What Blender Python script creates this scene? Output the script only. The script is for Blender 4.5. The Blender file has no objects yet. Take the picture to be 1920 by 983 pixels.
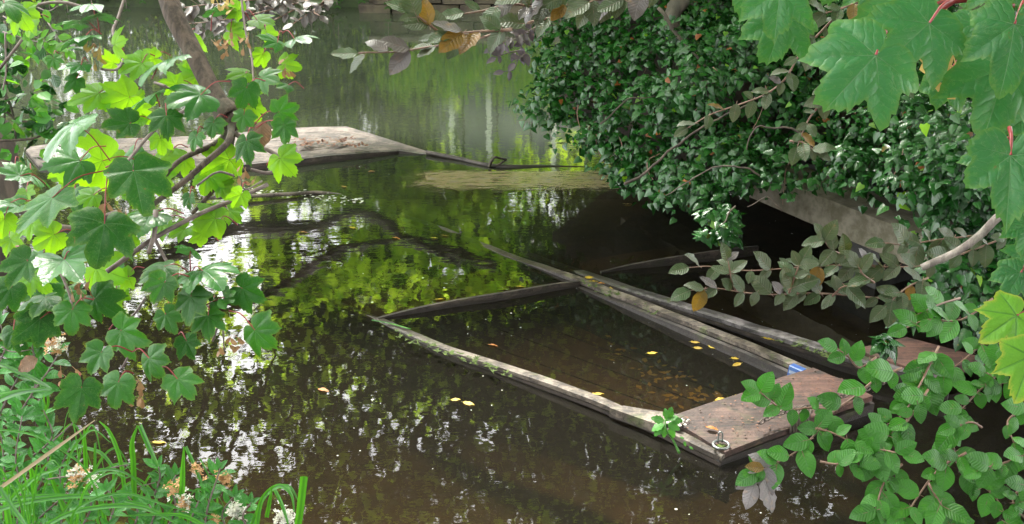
import bpy, math, random
import numpy as np
from mathutils import Vector, Matrix, noise
PI = math.pi
rnd = random.Random(7)
nr = np.random.default_rng(11)
scn = bpy.context.scene
COL = scn.collection

# ------------------------------------------------------------------ camera
CAM_H, F_PX, PITCH = 2.6, 2000.0, math.radians(23)
cd = bpy.data.cameras.new('camera'); cam = bpy.data.objects.new('camera', cd); COL.objects.link(cam)
cam.location = (0, 0, CAM_H); cam.rotation_euler = (PI/2 - PITCH, 0, 0)
cd.sensor_width = 36; cd.lens = F_PX/1920*36; cd.clip_start = .05; cd.clip_end = 400
scn.camera = cam
# ------------------------------------------------------------------ light
SUN_AZ, SUN_EL = math.radians(-22), math.radians(52)
w = bpy.data.worlds.new('World'); scn.world = w; w.use_nodes = True
wt = w.node_tree; wt.nodes.clear()
def wn(t, **k):
    n = wt.nodes.new(t)
    for a, b in k.items(): setattr(n, a, b)
    return n
sky = wn('ShaderNodeTexSky', sky_type='NISHITA', sun_disc=False, sun_elevation=SUN_EL, sun_rotation=SUN_AZ, dust_density=4.0)
bg = wn('ShaderNodeBackground'); bg.inputs[1].default_value = 0.13
wo = wn('ShaderNodeOutputWorld')
cn = wn('ShaderNodeTexNoise'); cn.inputs['Scale'].default_value = 2.2; cn.inputs['Detail'].default_value = 5
cr = wn('ShaderNodeValToRGB'); cr.color_ramp.elements[0].position = .35; cr.color_ramp.elements[1].position = .65
cr.color_ramp.elements[0].color = (9, 9.3, 9.6, 1); cr.color_ramp.elements[1].color = (23, 23, 22.8, 1)
mx = wn('ShaderNodeMixRGB'); mx.inputs[0].default_value = .88
tcw = wn('ShaderNodeTexCoord')
wt.links.new(tcw.outputs['Generated'], cn.inputs['Vector']); wt.links.new(cn.outputs[0], cr.inputs[0])
wt.links.new(sky.outputs[0], mx.inputs[1]); wt.links.new(cr.outputs[0], mx.inputs[2])
wt.links.new(mx.outputs[0], bg.inputs[0]); wt.links.new(bg.outputs[0], wo.inputs[0])
sl = bpy.data.lights.new('sun', 'SUN'); sl.energy = 5.0; sl.angle = math.radians(10); sl.color = (1, .96, .88)
so = bpy.data.objects.new('sun', sl); COL.objects.link(so)
sd = Vector((math.sin(SUN_AZ)*math.cos(SUN_EL), math.cos(SUN_AZ)*math.cos(SUN_EL), math.sin(SUN_EL)))
so.rotation_euler = sd.to_track_quat('Z', 'Y').to_euler()
scn.view_settings.view_transform = 'Standard'; scn.view_settings.look = 'None'
scn.view_settings.exposure = 1.85; scn.view_settings.gamma = 1
scn.view_settings.use_curve_mapping = False
scn.cycles.max_bounces = 8; scn.cycles.transparent_max_bounces = 12; scn.cycles.sample_clamp_indirect = 8
scn.cycles.caustics_reflective = False; scn.cycles.caustics_refractive = False

# ------------------------------------------------------------------ coordinates
cp, sp = math.cos(PITCH), math.sin(PITCH)
CR = Vector((1, 0, 0)); CU = Vector((0, sp, cp)); CF = Vector((0, cp, -sp)); CB = -CF
def ray(px, py):
    return CF + CR*((px-960)/F_PX) - CU*((py-491.5)/F_PX)
def P(px, py, d):                      # place a point at depth d (metres along the view axis)
    return Vector((0, 0, CAM_H)) + ray(px, py)*d
def W(px, py, z=0.0):                  # ground position on the level z
    r = ray(px, py); return Vector((0, 0, CAM_H)) + r*((z-CAM_H)/r.z)

# ------------------------------------------------------------------ object helpers
WM = {}
def link(name, data, parent=None, M=None):
    o = bpy.data.objects.new(name, data); COL.objects.link(o)
    M = M if M is not None else Matrix.Identity(4)
    o.matrix_basis = M; WM[o] = M.copy()
    if parent is not None:
        o.parent = parent; o.matrix_parent_inverse = WM[parent].inverted()
    return o
def tag(o, label=None, cat=None, group=None, kind=None):
    for k, v in (('label', label), ('category', cat), ('group', group), ('kind', kind)):
        if v: o[k] = v
    return o
def thing(name, label, cat, loc, group=None):
    return tag(link(name, None, None, Matrix.Translation(loc)), label, cat, group)
class MB:
    def __init__(s): s.v = []; s.f = []; s.m = []; s.uv = []
    def add(s, vs, fs, mi=0, uvs=None):
        b = len(s.v); s.v += [tuple(v) for v in vs]
        for i, f in enumerate(fs):
            s.f.append([b+k for k in f]); s.m.append(mi)
            s.uv.append(uvs[i] if uvs else [(0, 0)]*len(f))
    def mesh(s, name, mats, smooth=True):
        me = bpy.data.meshes.new(name); me.from_pydata(s.v, [], s.f)
        for m in (mats if isinstance(mats, (list, tuple)) else [mats]): me.materials.append(m)
        for p, mi in zip(me.polygons, s.m): p.material_index = mi; p.use_smooth = smooth
        uv = me.uv_layers.new(name='uv'); k = 0
        for fu in s.uv:
            for q in fu: uv.data[k].uv = q; k += 1
        me.update(); return me
    def tube(s, pts, rad, n=8, mi=0, cap=True):
        pts = [Vector(p) for p in pts]; m = len(pts)
        rs = rad if isinstance(rad, (list, tuple)) else [rad]*m
        ref = Vector((.31, .17, .93)); b = len(s.v); vs = []
        for i, p in enumerate(pts):
            t = (pts[min(i+1, m-1)] - pts[max(i-1, 0)])
            if t.length < 1e-9: t = Vector((0, 0, 1))
            t.normalize(); a = t.cross(ref)
            if a.length < 1e-3: a = t.cross(Vector((1, 0, 0)))
            a.normalize(); c = t.cross(a)
            for k in range(n):
                q = 2*PI*k/n; vs.append(p + (a*math.cos(q)+c*math.sin(q))*rs[i])
        fs = [[i*n+k, i*n+(k+1) % n, (i+1)*n+(k+1) % n, (i+1)*n+k] for i in range(m-1) for k in range(n)]
        if cap: fs += [list(range(n))[::-1], [(m-1)*n+k for k in range(n)]]
        s.add(vs, fs, mi)
    def prism(s, pts, thick, mi=0):      # polygon given as 3-D points, extruded down by thick
        n = len(pts); top = [Vector(p) for p in pts]; bot = [p - Vector((0, 0, thick)) for p in top]
        s.add(top+bot, [list(range(n)), [n+k for k in range(n)][::-1]] + [[k, n+k, n+(k+1) % n, (k+1) % n] for k in range(n)], mi)
    def box(s, c, sx, sy, sz, rz=0, mi=0):
        R = Matrix.Rotation(rz, 3, 'Z'); c = Vector(c)
        vs = [c + R @ Vector((x*sx/2, y*sy/2, z*sz/2)) for z in (-1, 1) for y in (-1, 1) for x in (-1, 1)]
        s.add(vs, [[0, 2, 3, 1], [4, 5, 7, 6], [0, 1, 5, 4], [2, 6, 7, 3], [0, 4, 6, 2], [1, 3, 7, 5]], mi)
def smooth_path(pts, k=6):
    pts = [Vector(p) for p in pts]
    if len(pts) < 3:
        return [pts[0].lerp(pts[-1], i/k) for i in range(k+1)]
    q = [pts[0]*2-pts[1]] + pts + [pts[-1]*2-pts[-2]]; out = []
    for i in range(1, len(q)-2):
        for j in range(k):
            t = j/k; a, b, c, d = q[i-1], q[i], q[i+1], q[i+2]
            out.append(.5*((2*b)+(c-a)*t+(2*a-5*b+4*c-d)*t*t+(-a+3*b-3*c+d)*t**3))
    out.append(pts[-1]); return out
def wob(pts, amp, fr=3.0):
    return [p + Vector((noise.noise(p*fr), noise.noise(p*fr+Vector((9, 0, 0))), noise.noise(p*fr+Vector((0, 9, 0)))))*amp for p in pts]
def lin(n, a, b): return [a+(b-a)*i/max(1, n-1) for i in range(n)]

# ------------------------------------------------------------------ materials
def mat(name):
    m = bpy.data.materials.new(name); m.use_nodes = True
    nt = m.node_tree; nt.nodes.clear(); return m, nt
def N(nt, t, ins=None, **k):
    n = nt.nodes.new(t)
    for a, b in k.items(): setattr(n, a, b)
    for a, b in (ins or {}).items():
        if isinstance(b, bpy.types.NodeSocket): nt.links.new(b, n.inputs[a])
        else: n.inputs[a].default_value = b
    return n
def M_(nt, op, a, b=None, c=None, clamp=False):
    n = nt.nodes.new('ShaderNodeMath'); n.operation = op; n.use_clamp = clamp
    for i, x in enumerate((a, b, c)):
        if x is None: continue
        if isinstance(x, bpy.types.NodeSocket): nt.links.new(x, n.inputs[i])
        else: n.inputs[i].default_value = x
    return n.outputs[0]
def mixc(nt, f, a, b):
    n = nt.nodes.new('ShaderNodeMixRGB')
    for i, x in enumerate((f, a, b)):
        if isinstance(x, bpy.types.NodeSocket): nt.links.new(x, n.inputs[i])
        else: n.inputs[i].default_value = x if i == 0 else (*x, 1)
    return n.outputs[0]
def step(nt, x, lo, hi):
    n = nt.nodes.new('ShaderNodeMapRange'); n.interpolation_type = 'SMOOTHSTEP'
    nt.links.new(x, n.inputs[0]); n.inputs[1].default_value = lo; n.inputs[2].default_value = hi
    return n.outputs[0]
def leaf_mat(name, ca, cb, trans, tmix=.35, rough=.38, vein=None, freq=9., slope=.75, edge=None, spots=0, vmain=.014, back=None, spec=.5):
    """two-tone leaf: veins from the uv (along, across), translucent"""
    m, nt = mat(name)
    ca0 = ca
    if name != 'canopy leaf':
        ca, cb, trans = (tuple(c*q for c, q in zip(x, (.54, .76, .40) if ca0[1] > ca0[0]*1.15 and 'copper' not in name else (.72, .66, .68))) for x in (ca, cb, trans))
        if 'large' in name: ca, cb = ((c[0], c[1], c[2]*1.7) for c in (ca, cb))
        elif name != 'ivy leaf': ca, cb = tuple(c*.72 for c in ca), tuple(c*1.14 for c in cb)
        vein, edge, back = (tuple(c*.7 for c in x) if x else x for x in (vein, edge, back))
    uv = N(nt, 'ShaderNodeUVMap', uv_map='uv').outputs[0]
    syc = 'sycamore' in name
    sx = N(nt, 'ShaderNodeSeparateXYZ', {0: uv}); u, v = sx.outputs[0], sx.outputs[1]
    oi = N(nt, 'ShaderNodeObjectInfo').outputs['Random']
    at = N(nt, 'ShaderNodeAttribute', attribute_name='tint').outputs['Fac']
    r = M_(nt, 'FRACT', M_(nt, 'ADD', oi, at))
    tc = N(nt, 'ShaderNodeTexCoord').outputs['Object']
    nz = N(nt, 'ShaderNodeTexNoise', {'Vector': tc, 'Scale': 28., 'Detail': 3.}).outputs[0]
    col = mixc(nt, M_(nt, 'ADD', M_(nt, 'MULTIPLY', r, .75), M_(nt, 'MULTIPLY', M_(nt, 'SUBTRACT', nz, .4), .8), clamp=True), ca, cb)
    vm = None
    if vein:
        nw = N(nt, 'ShaderNodeTexNoise', {'Vector': tc, 'Scale': 5. if syc else 3.}).outputs[0]
        ph = M_(nt, 'FRACT', M_(nt, 'ADD', M_(nt, 'MULTIPLY', M_(nt, 'SUBTRACT', u, M_(nt, 'MULTIPLY', v, slope)), freq*(.72 if syc else 1)), M_(nt, 'MULTIPLY', nw, 1.3 if syc else .5)))
        tri = M_(nt, 'ABSOLUTE', M_(nt, 'SUBTRACT', ph, .5))          # .5 on the vein
        lat = step(nt, tri, .445, .49)
        mid = M_(nt, 'SUBTRACT', 1., step(nt, v, vmain*.4, vmain))
        vm = M_(nt, 'MAXIMUM', M_(nt, 'MULTIPLY', lat, .3), mid)
        col = mixc(nt, M_(nt, 'MULTIPLY', vm, .65), col, vein)
    if name != 'canopy leaf':
        bl_ = N(nt, 'ShaderNodeTexNoise', {'Vector': N(nt, 'ShaderNodeVectorMath', {0: tc, 1: N(nt, 'ShaderNodeCombineXYZ', {0: M_(nt, 'MULTIPLY', r, 50.)}).outputs[0]}).outputs[0], 'Scale': 3.2, 'Detail': 4.}).outputs[0]
        col = mixc(nt, M_(nt, 'MULTIPLY', step(nt, bl_, .56, .68), .35), col, tuple(c*q for c, q in zip(cb, (1.7, 1.3, .9))))
        col = mixc(nt, M_(nt, 'MULTIPLY', step(nt, bl_, .70, .74), .75), col, (.16, .09, .03))
    if edge:
        ea = N(nt, 'ShaderNodeAttribute', attribute_name='edge').outputs['Fac']
        en = M_(nt, 'ADD', ea, M_(nt, 'MULTIPLY', M_(nt, 'SUBTRACT', nz, .5), .25))
        col = mixc(nt, M_(nt, 'MULTIPLY', step(nt, en, .82, 1.02), .8), col, edge)
    if spots:
        vo = N(nt, 'ShaderNodeTexVoronoi', {'Vector': tc, 'Scale': 300.})
        sm = N(nt, 'ShaderNodeTexNoise', {'Vector': tc, 'Scale': 14.}).outputs[0]
        sp_ = M_(nt, 'MULTIPLY', M_(nt, 'SUBTRACT', 1., step(nt, vo.outputs[0], .18, .3)), step(nt, sm, .52, .62))
        col = mixc(nt, M_(nt, 'MULTIPLY', sp_, spots), col, (.45, .42, .2))
    geo = N(nt, 'ShaderNodeNewGeometry').outputs['Backfacing']
    if back: col = mixc(nt, geo, col, back)
    h = M_(nt, 'MULTIPLY', nz, .3)
    if vm is not None:
        h = M_(nt, 'ADD', h, M_(nt, 'MULTIPLY', M_(nt, 'POWER', M_(nt, 'MULTIPLY', tri, 2.), 3.), -.32 if 'large' in name else -.16 if syc else -.5 if 'copper' in name else -.45)); h = M_(nt, 'SUBTRACT', h, M_(nt, 'MULTIPLY', mid, .5))
    bp = N(nt, 'ShaderNodeBump', {'Height': h, 'Strength': .55, 'Distance': .0025}).outputs[0]
    b = N(nt, 'ShaderNodeBsdfPrincipled', {'Base Color': col, 'Roughness': rough, 'Normal': bp, 'Specular IOR Level': spec})
    tcol = mixc(nt, M_(nt, 'MULTIPLY', vm, .35) if vm is not None else 0., trans, ca)
    if edge: tcol = mixc(nt, M_(nt, 'MULTIPLY', step(nt, en, .82, 1.02), .7), tcol, edge)
    t = N(nt, 'ShaderNodeBsdfTranslucent', {'Color': tcol, 'Normal': bp})
    mm = N(nt, 'ShaderNodeMixShader', {0: tmix, 1: b.outputs[0], 2: t.outputs[0]})
    N(nt, 'ShaderNodeOutputMaterial', {0: mm.outputs[0]})
    return m
def wood(name, ca, cb, dirv, rough=.7, wet=0., scale=1., moss=0., pale=None):
    """weathered wood, grain along the world direction dirv"""
    m, nt = mat(name)
    g = N(nt, 'ShaderNodeNewGeometry').outputs['Position']
    a = math.atan2(dirv[1], dirv[0])
    mp = N(nt, 'ShaderNodeMapping', {'Vector': g, 'Rotation': (0, 0, -a), 'Scale': (2.2*scale, 45*scale, 45*scale)}, vector_type='TEXTURE' if False else 'POINT')
    n1 = N(nt, 'ShaderNodeTexNoise', {'Vector': mp.outputs[0], 'Scale': 1., 'Detail': 9., 'Roughness': .75}).outputs[0]
    n2 = N(nt, 'ShaderNodeTexNoise', {'Vector': g, 'Scale': 7., 'Detail': 8., 'Roughness': .7}).outputs[0]
    n3 = N(nt, 'ShaderNodeTexNoise', {'Vector': g, 'Scale': 90., 'Detail': 2.}).outputs[0]
    col = mixc(nt, step(nt, n1, .36, .66), ca, cb)
    col = mixc(nt, M_(nt, 'MULTIPLY', step(nt, n2, .42, .60), .75), col, tuple(c*.45 for c in ca))
    if pale: col = mixc(nt, M_(nt, 'MULTIPLY', step(nt, n2, .55, .4), .5), col, pale)
    if moss:
        n4 = N(nt, 'ShaderNodeTexNoise', {'Vector': g, 'Scale': 11., 'Detail': 6.}).outputs[0]
        col = mixc(nt, M_(nt, 'MULTIPLY', step(nt, n4, .55, .68), moss), col, (.06, .085, .015))
    col = mixc(nt, M_(nt, 'MULTIPLY', step(nt, n3, .62, .72), .4), col, tuple(c*.4 for c in ca))
    cr_ = N(nt, 'ShaderNodeMapping', {'Vector': mp.outputs[0], 'Scale': (.5, .8, .8)}).outputs[0]
    cv = N(nt, 'ShaderNodeTexVoronoi', {'Vector': cr_, 'Scale': 1.}, feature='DISTANCE_TO_EDGE').outputs[0]
    crk = M_(nt, 'MULTIPLY', M_(nt, 'SUBTRACT', 1., step(nt, cv, .01, .06)), step(nt, n2, .40, .55))
    col = mixc(nt, M_(nt, 'MULTIPLY', crk, .85), col, (.008, .006, .005))
    if wet:
        z = N(nt, 'ShaderNodeSeparateXYZ', {0: g}).outputs[2]
        wz = M_(nt, 'SUBTRACT', 1., step(nt, M_(nt, 'ADD', z, M_(nt, 'MULTIPLY', M_(nt, 'SUBTRACT', n2, .5), .05)), .01, wet))
        col = mixc(nt, M_(nt, 'MULTIPLY', wz, .8), col, (.018, .012, .009))
        rg = M_(nt, 'SUBTRACT', rough, M_(nt, 'MULTIPLY', wz, rough-.38))
    else: rg = rough
    bp = N(nt, 'ShaderNodeBump', {'Height': M_(nt, 'ADD', n1, M_(nt, 'MULTIPLY', n3, .25)), 'Strength': .9, 'Distance': .008}).outputs[0]
    b = N(nt, 'ShaderNodeBsdfPrincipled', {'Base Color': col, 'Normal': bp}); 
    if wet: nt.links.new(rg, b.inputs['Roughness'])
    else: b.inputs['Roughness'].default_value = rg
    N(nt, 'ShaderNodeOutputMaterial', {0: b.outputs[0]}); return m
def plain(name, ca, cb, sc=12., rough=.7, bump=.4, metal=0., dist=.01):
    m, nt = mat(name); ca = tuple(c*.8 for c in ca); cb = tuple(c*.8 for c in cb)
    g = N(nt, 'ShaderNodeTexCoord').outputs['Object']
    n1 = N(nt, 'ShaderNodeTexNoise', {'Vector': g, 'Scale': sc, 'Detail': 7., 'Roughness': .65}).outputs[0]
    b = N(nt, 'ShaderNodeBsdfPrincipled', {'Base Color': mixc(nt, step(nt, n1, .35, .65), ca, cb), 'Roughness': rough, 'Metallic': metal,
        'Normal': N(nt, 'ShaderNodeBump', {'Height': n1, 'Strength': bump, 'Distance': dist}).outputs[0]})
    N(nt, 'ShaderNodeOutputMaterial', {0: b.outputs[0]}); return m
def bark(name, ca, cb, sc=1.):
    m, nt = mat(name)
    g = N(nt, 'ShaderNodeTexCoord').outputs['Object']
    mp = N(nt, 'ShaderNodeMapping', {'Vector': g, 'Scale': (60*sc, 60*sc, 9*sc), 'Rotation': (.35, -.3, 0)}).outputs[0]
    n1 = N(nt, 'ShaderNodeTexNoise', {'Vector': mp, 'Scale': 1., 'Detail': 6., 'Roughness': .7}).outputs[0]
    n2 = N(nt, 'ShaderNodeTexNoise', {'Vector': g, 'Scale': 9.*sc, 'Detail': 3.}).outputs[0]
    col = mixc(nt, step(nt, n1, .38, .62), ca, cb); col = mixc(nt, M_(nt, 'MULTIPLY', step(nt, n2, .5, .7), .5), col, (.07, .08, .05))
    b = N(nt, 'ShaderNodeBsdfPrincipled', {'Base Color': col, 'Roughness': .8,
        'Normal': N(nt, 'ShaderNodeBump', {'Height': n1, 'Strength': .9, 'Distance': .008}).outputs[0]})
    N(nt, 'ShaderNodeOutputMaterial', {0: b.outputs[0]}); return m

L_dark = leaf_mat('sycamore leaf', (.022, .10, .028), (.042, .15, .036), (.10, .32, .03), .22, .42, vein=(.09, .23, .07), freq=7.5, slope=1.0, edge=(.10, .24, .02), spots=.7, back=(.10, .2, .09), spec=.22)
L_green = leaf_mat('sycamore leaf fresh', (.028, .135, .028), (.05, .19, .036), (.14, .42, .03), .3, .4, vein=(.12, .30, .08), freq=7.5, slope=1.0, edge=(.14, .30, .02), spots=.5, back=(.12, .25, .1))
L_yel = leaf_mat('sycamore leaf backlit', (.10, .28, .015), (.16, .36, .02), (.85, 1.15, .03), .5, .5, vein=(.06, .19, .015), freq=7.5, slope=1.0, back=(.18, .38, .04))  # yellow-green of light shining through, put into the leaf colour
L_pale = leaf_mat('sycamore leaf waxy', (.05, .16, .06), (.08, .21, .09), (.12, .34, .06), .2, .26, vein=(.16, .28, .16), freq=7.5, slope=1.0, back=(.12, .24, .12), spec=.55)
L_big = leaf_mat('large sycamore leaf', (.034, .150, .050), (.060, .225, .075), (.16, .45, .05), .3, .42, vein=(.24, .42, .20), freq=8.5, slope=1.0, edge=(.12, .30, .04), spots=.9, vmain=.009)
L_bigy = leaf_mat('yellowing sycamore leaf', (.16, .36, .05), (.24, .44, .06), (.4, .65, .06), .35, .45, vein=(.07, .25, .05), freq=8.5, slope=1.0, edge=(.55, .58, .06), vmain=.03)
L_beech = leaf_mat('beech leaf', (.045, .18, .022), (.09, .28, .038), (.12, .40, .04), .25, .40, vein=(.09, .24, .07), freq=9., slope=.7, vmain=.016, back=(.1, .2, .08))
L_cop = leaf_mat('copper beech leaf', (.055, .135, .04), (.075, .10, .055), (.16, .18, .03), .2, .36, vein=(.17, .15, .10), freq=9., slope=.7, vmain=.02, back=(.12, .11, .10), spec=.4)
L_copp = leaf_mat('pale copper beech leaf', (.11, .10, .10), (.17, .15, .15), (.2, .18, .10), .15, .34, vein=(.24, .21, .20), freq=9., slope=.7, vmain=.02, spec=.55)
L_bronze = leaf_mat('bronze beech leaf', (.16, .13, .02), (.25, .13, .02), (.5, .30, .02), .4, .4, vein=(.25, .18, .05), freq=9., slope=.7, vmain=.02)
L_ivy = leaf_mat('ivy leaf', (.009, .048, .013), (.028, .125, .030), (.03, .13, .012), .08, .22, vein=(.05, .13, .04), freq=5., slope=1., vmain=.02, spec=.5)
L_sunlit = leaf_mat('canopy leaf', (.07, .19, .02), (.12, .26, .025), (.68, .95, .06), .68, .5)  # sunlight on the far crowns put into a brightened leaf colour
L_shade = leaf_mat('shaded canopy leaf', (.02, .055, .012), (.04, .085, .018), (.10, .17, .015), .35, .5, spec=.3)  # dark copy of the canopy leaf, crown shade put into its colour
L_priv = leaf_mat('privet leaf', (.045, .21, .045), (.09, .33, .07), (.14, .42, .05), .22, .32, vein=(.12, .28, .1), freq=6., slope=.8, vmain=.03)
L_horn = leaf_mat('hornbeam leaf', (.10, .30, .03), (.16, .38, .03), (.35, .70, .03), .5, .45, vein=(.12, .3, .04), freq=10., slope=.8, vmain=.03)
L_weed = leaf_mat('weed leaf', (.06, .24, .035), (.10, .32, .05), (.18, .45, .05), .3, .45, vein=(.2, .45, .12), freq=8.)
L_fall = leaf_mat('fallen yellow leaf', (.62, .42, .02), (.72, .55, .05), (.5, .35, .02), .15, .5, vein=(.45, .3, .03), freq=8.)
L_fallo = leaf_mat('fallen orange leaf', (.55, .20, .03), (.6, .3, .05), (.4, .2, .02), .15, .5, vein=(.35, .15, .03), freq=8.)
L_dead = leaf_mat('dead leaf', (.30, .18, .10), (.42, .27, .16), (.3, .2, .1), .2, .6, vein=(.2, .12, .07), freq=8.)
L_mould = leaf_mat('withered leaf', (.30, .30, .30), (.42, .40, .40), (.2, .2, .15), .15, .7, vein=(.2, .2, .2), freq=8.)
L_rust = leaf_mat('brown leaf', (.30, .09, .02), (.42, .15, .04), (.3, .1, .02), .2, .5)
L_sedge = leaf_mat('sedge blade', (.05, .22, .035), (.11, .36, .045), (.25, .6, .04), .35, .35, vein=(.03, .14, .03), freq=0., vmain=.15)
L_straw = leaf_mat('dry blade', (.5, .42, .22), (.6, .50, .33), (.4, .35, .15), .2, .6)
M_red = plain('red leaf stalk', (.26, .018, .025), (.34, .04, .045), 20, .45, .1)
M_ystalk = plain('yellow stalk', (.35, .38, .05), (.45, .4, .08), 20, .5, .1)
M_twig = plain('twig', (.13, .09, .08), (.24, .18, .17), 40, .65, .5, dist=.002)
M_btwig = plain('beech twig', (.20, .10, .07), (.30, .18, .13), 40, .5, .3, dist=.002)
M_bark = bark('young sycamore bark', (.03, .019, .013), (.10, .068, .052))
M_dkbark = bark('dark bark', (.035, .025, .02), (.09, .065, .05), .3)
M_greybark = bark('pale branch bark', (.15, .12, .11), (.34, .29, .26))
M_wing = plain('maple key wing', (.38, .08, .06), (.34, .30, .08), 60, .5, .2)
M_wingy = plain('ripening key wing', (.50, .42, .06), (.62, .35, .14), 60, .5, .2)
M_flower = plain('privet blossom', (.75, .72, .6), (.85, .84, .78), 90, .6, .3)
M_oflower = plain('faded blossom', (.62, .30, .10), (.7, .42, .2), 90, .6, .3)
M_metal = plain('galvanised metal', (.14, .15, .15), (.34, .36, .35), 60, .38, .3, metal=.7, dist=.001)
M_chain = plain('rusty chain iron', (.06, .05, .045), (.16, .12, .10), 80, .5, .5, metal=.5, dist=.001)
M_blue = plain('faded blue webbing', (.012, .05, .24), (.03, .11, .34), 30, .5, .4, dist=.002)
M_white = plain('white lettering band', (.16, .22, .34), (.26, .30, .40), 60, .5, .2)
M_moss = plain('moss', (.035, .06, .01), (.10, .15, .02), 60, .9, 1.)
M_foam = plain('dried foam scum', (.45, .45, .38), (.7, .68, .6), 60, .8, .8)
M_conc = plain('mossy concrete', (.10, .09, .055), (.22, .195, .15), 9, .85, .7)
M_conc2 = plain('shaded concrete', (.022, .022, .02), (.05, .05, .045), 11, .85, .6)  # near black: the dark under the landing is put into this colour
M_soil = plain('dark soil and roots', (.012, .008, .006), (.04, .026, .016), 6, .95, 1., dist=.05)
M_stone = plain('mossy stone', (.035, .025, .018), (.09, .075, .045), 4, .9, 1., dist=.03)
M_grass = plain('far lawn', (.012, .018, .006), (.03, .05, .012), 6, .9, .6)
M_wallgrey = plain('grey painted boards', (.17, .19, .21), (.25, .27, .29), 4, .7, .2)
M_postw = plain('white painted post', (.7, .72, .74), (.82, .83, .84), 4, .6, .1)
M_roof = plain('dark roof felt', (.05, .05, .055), (.09, .09, .09), 6, .8, .3)
M_litter = plain('brown leaf litter', (.10, .04, .025), (.26, .12, .07), 30, .8, .8)
M_bed = plain('muddy bed', (.035, .022, .010), (.075, .050, .022), 2.5, .9, .8, dist=.04)

# ------------------------------------------------------------------ leaf shapes
def r_interp(tab, a):
    for (a0, r0), (a1, r1) in zip(tab, tab[1:]):
        if a0 <= a <= a1: return r0+(r1-r0)*(a-a0)/(a1-a0)
    return tab[-1][1]
SYC = [(0, 1.0), (4, .93), (7, .90), (10, .92), (14, .83), (17, .84), (21, .73), (24, .72), (28, .60), (32, .64), (35, .72), (38, .73), (42, .83), (45, .86), (49, .96), (52, .88), (56, .86), (59, .80), (63, .80), (68, .69), (74, .64), (79, .62), (83, .66), (88, .66), (93, .72), (98, .70), (103, .71), (108, .62), (116, .58), (124, .54), (134, .52), (144, .47), (154, .42), (163, .34), (171, .20), (180, .06)]
def sycamore_mesh(name, m, seed, droop=.2, fold=.12):
    r_ = random.Random(seed); wx = r_.uniform(.84, 1.04); lob = {q: r_.uniform(.88, 1.1) for q in (-99, -48, 0, 48, 99)}; mb = MB(); angs = [a for a, _ in SYC]
    ths = [-a for a in angs[::-1][1:]] + angs[1:]; ths = sorted(set(ths + [0]))
    veins = [0, 48, -48, 99, -99]; rings = [.0, .34, .67, .88, 1.0]
    sc = {s: r_.uniform(.9, 1.08) for s in (-1, 1)}; twist = r_.uniform(-.15, .15); cup = r_.uniform(-.05, .1)
    def zf(th, rr):
        dv = min(abs(th-q) for q in veins)
        x, y = rr*math.sin(math.radians(th)), rr*math.cos(math.radians(th))
        return (-droop*rr*rr + .10*rr*math.sin(min(dv, 25)/25*PI*.5)*(1-.4*rr) + fold*abs(x)*(.6 if y > 0 else 1) - cup*x*x
                + twist*x*y + .03*rr*noise.noise(Vector((x*4, y*4, seed))))
    V = []; rad = [(r_interp(SYC, abs(t)))*(sc[1] if t > 0 else sc[-1] if t < 0 else 1)*(1+r_.uniform(-.04, .04))*lob[min(lob, key=lambda q: abs(t-q))]**(1-min(1, min(abs(t-q) for q in lob)/26)) for t in ths]
    for k, f in enumerate(rings[1:]):
        for t, r0 in zip(ths, rad):
            rr = r0*f; V.append((wx*rr*math.sin(math.radians(t)), rr*math.cos(math.radians(t)), zf(t, rr)))
    V.append((0, 0, 0)); n = len(ths); c = len(V)-1
    def uvq(t, r0, f, tm):
        q = min(veins, key=lambda v: abs(tm-v)); d = math.radians(t-q); return (r0*f*math.cos(d), abs(r0*f*math.sin(d)))
    F = []; U = []
    for i in range(n):
        j = (i+1) % n
        if j == 0: continue
        tm = (ths[i]+ths[j])/2
        F.append([c, j, i]); U.append([(0, 0), uvq(ths[j], rad[j], rings[1], tm), uvq(ths[i], rad[i], rings[1], tm)])
        for k in range(1, 4):
            a, b = (k-1)*n, k*n
            F.append([a+i, a+j, b+j, b+i])
            U.append([uvq(ths[i], rad[i], rings[k], tm), uvq(ths[j], rad[j], rings[k], tm), uvq(ths[j], rad[j], rings[k+1], tm), uvq(ths[i], rad[i], rings[k+1], tm)])
    mb.add(V, F, 0, U); me = mb.mesh(name, m)
    at = me.attributes.new('edge', 'FLOAT', 'POINT')
    at.data.foreach_set('value', [rings[1+i//n] for i in range(len(V)-1)]+[0.])
    me.flip_normals() if me.polygons[0].normal.z < 0 else None
    return me
def oval_mesh(name, m, seed, wid=.62, nseg=9, wave=.03, droop=.25, fold=.25, tipf=1.0, stalk=None, teeth=0.):
    """leaf with midrib on +Y, base at origin, length 1"""
    r_ = random.Random(seed); mb = MB(); V = []; 
    for i in range(nseg+1):
        y = i/nseg; ww = wid/2*(math.sin(PI*min(1, y**.85*1.0))**.75)*(1.0 if y < .9 else 1.0)
        if i == 0 or i == nseg: ww = .004
        z0 = -droop*y*y + .02*math.sin(y*9+seed)
        for s in (-1, -.5, 0, .5, 1):
            x = s*ww*(1+(teeth*(i % 2) if abs(s) == 1 else 0))
            z = z0 + fold*abs(x) + (wave*math.sin(i*2.4+seed+s) if abs(s) == 1 else 0) - .3*x*x
            V.append((x, y, z))
    F = []; U = []
    for i in range(nseg):
        for k in range(4):
            f = [i*5+k, i*5+k+1, (i+1)*5+k+1, (i+1)*5+k]; F.append(f); U.append([(V[q][1], abs(V[q][0])) for q in f])
    mb.add(V, F, 0, U)
    if stalk: mb.tube([(0, -.16, .02), (0, -.06, 0), (0, .5, -droop*.25-.008)], [.014, .013, .006], 4, 1, False)
    return mb.mesh(name, [m]+([stalk] if stalk else []))
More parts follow.
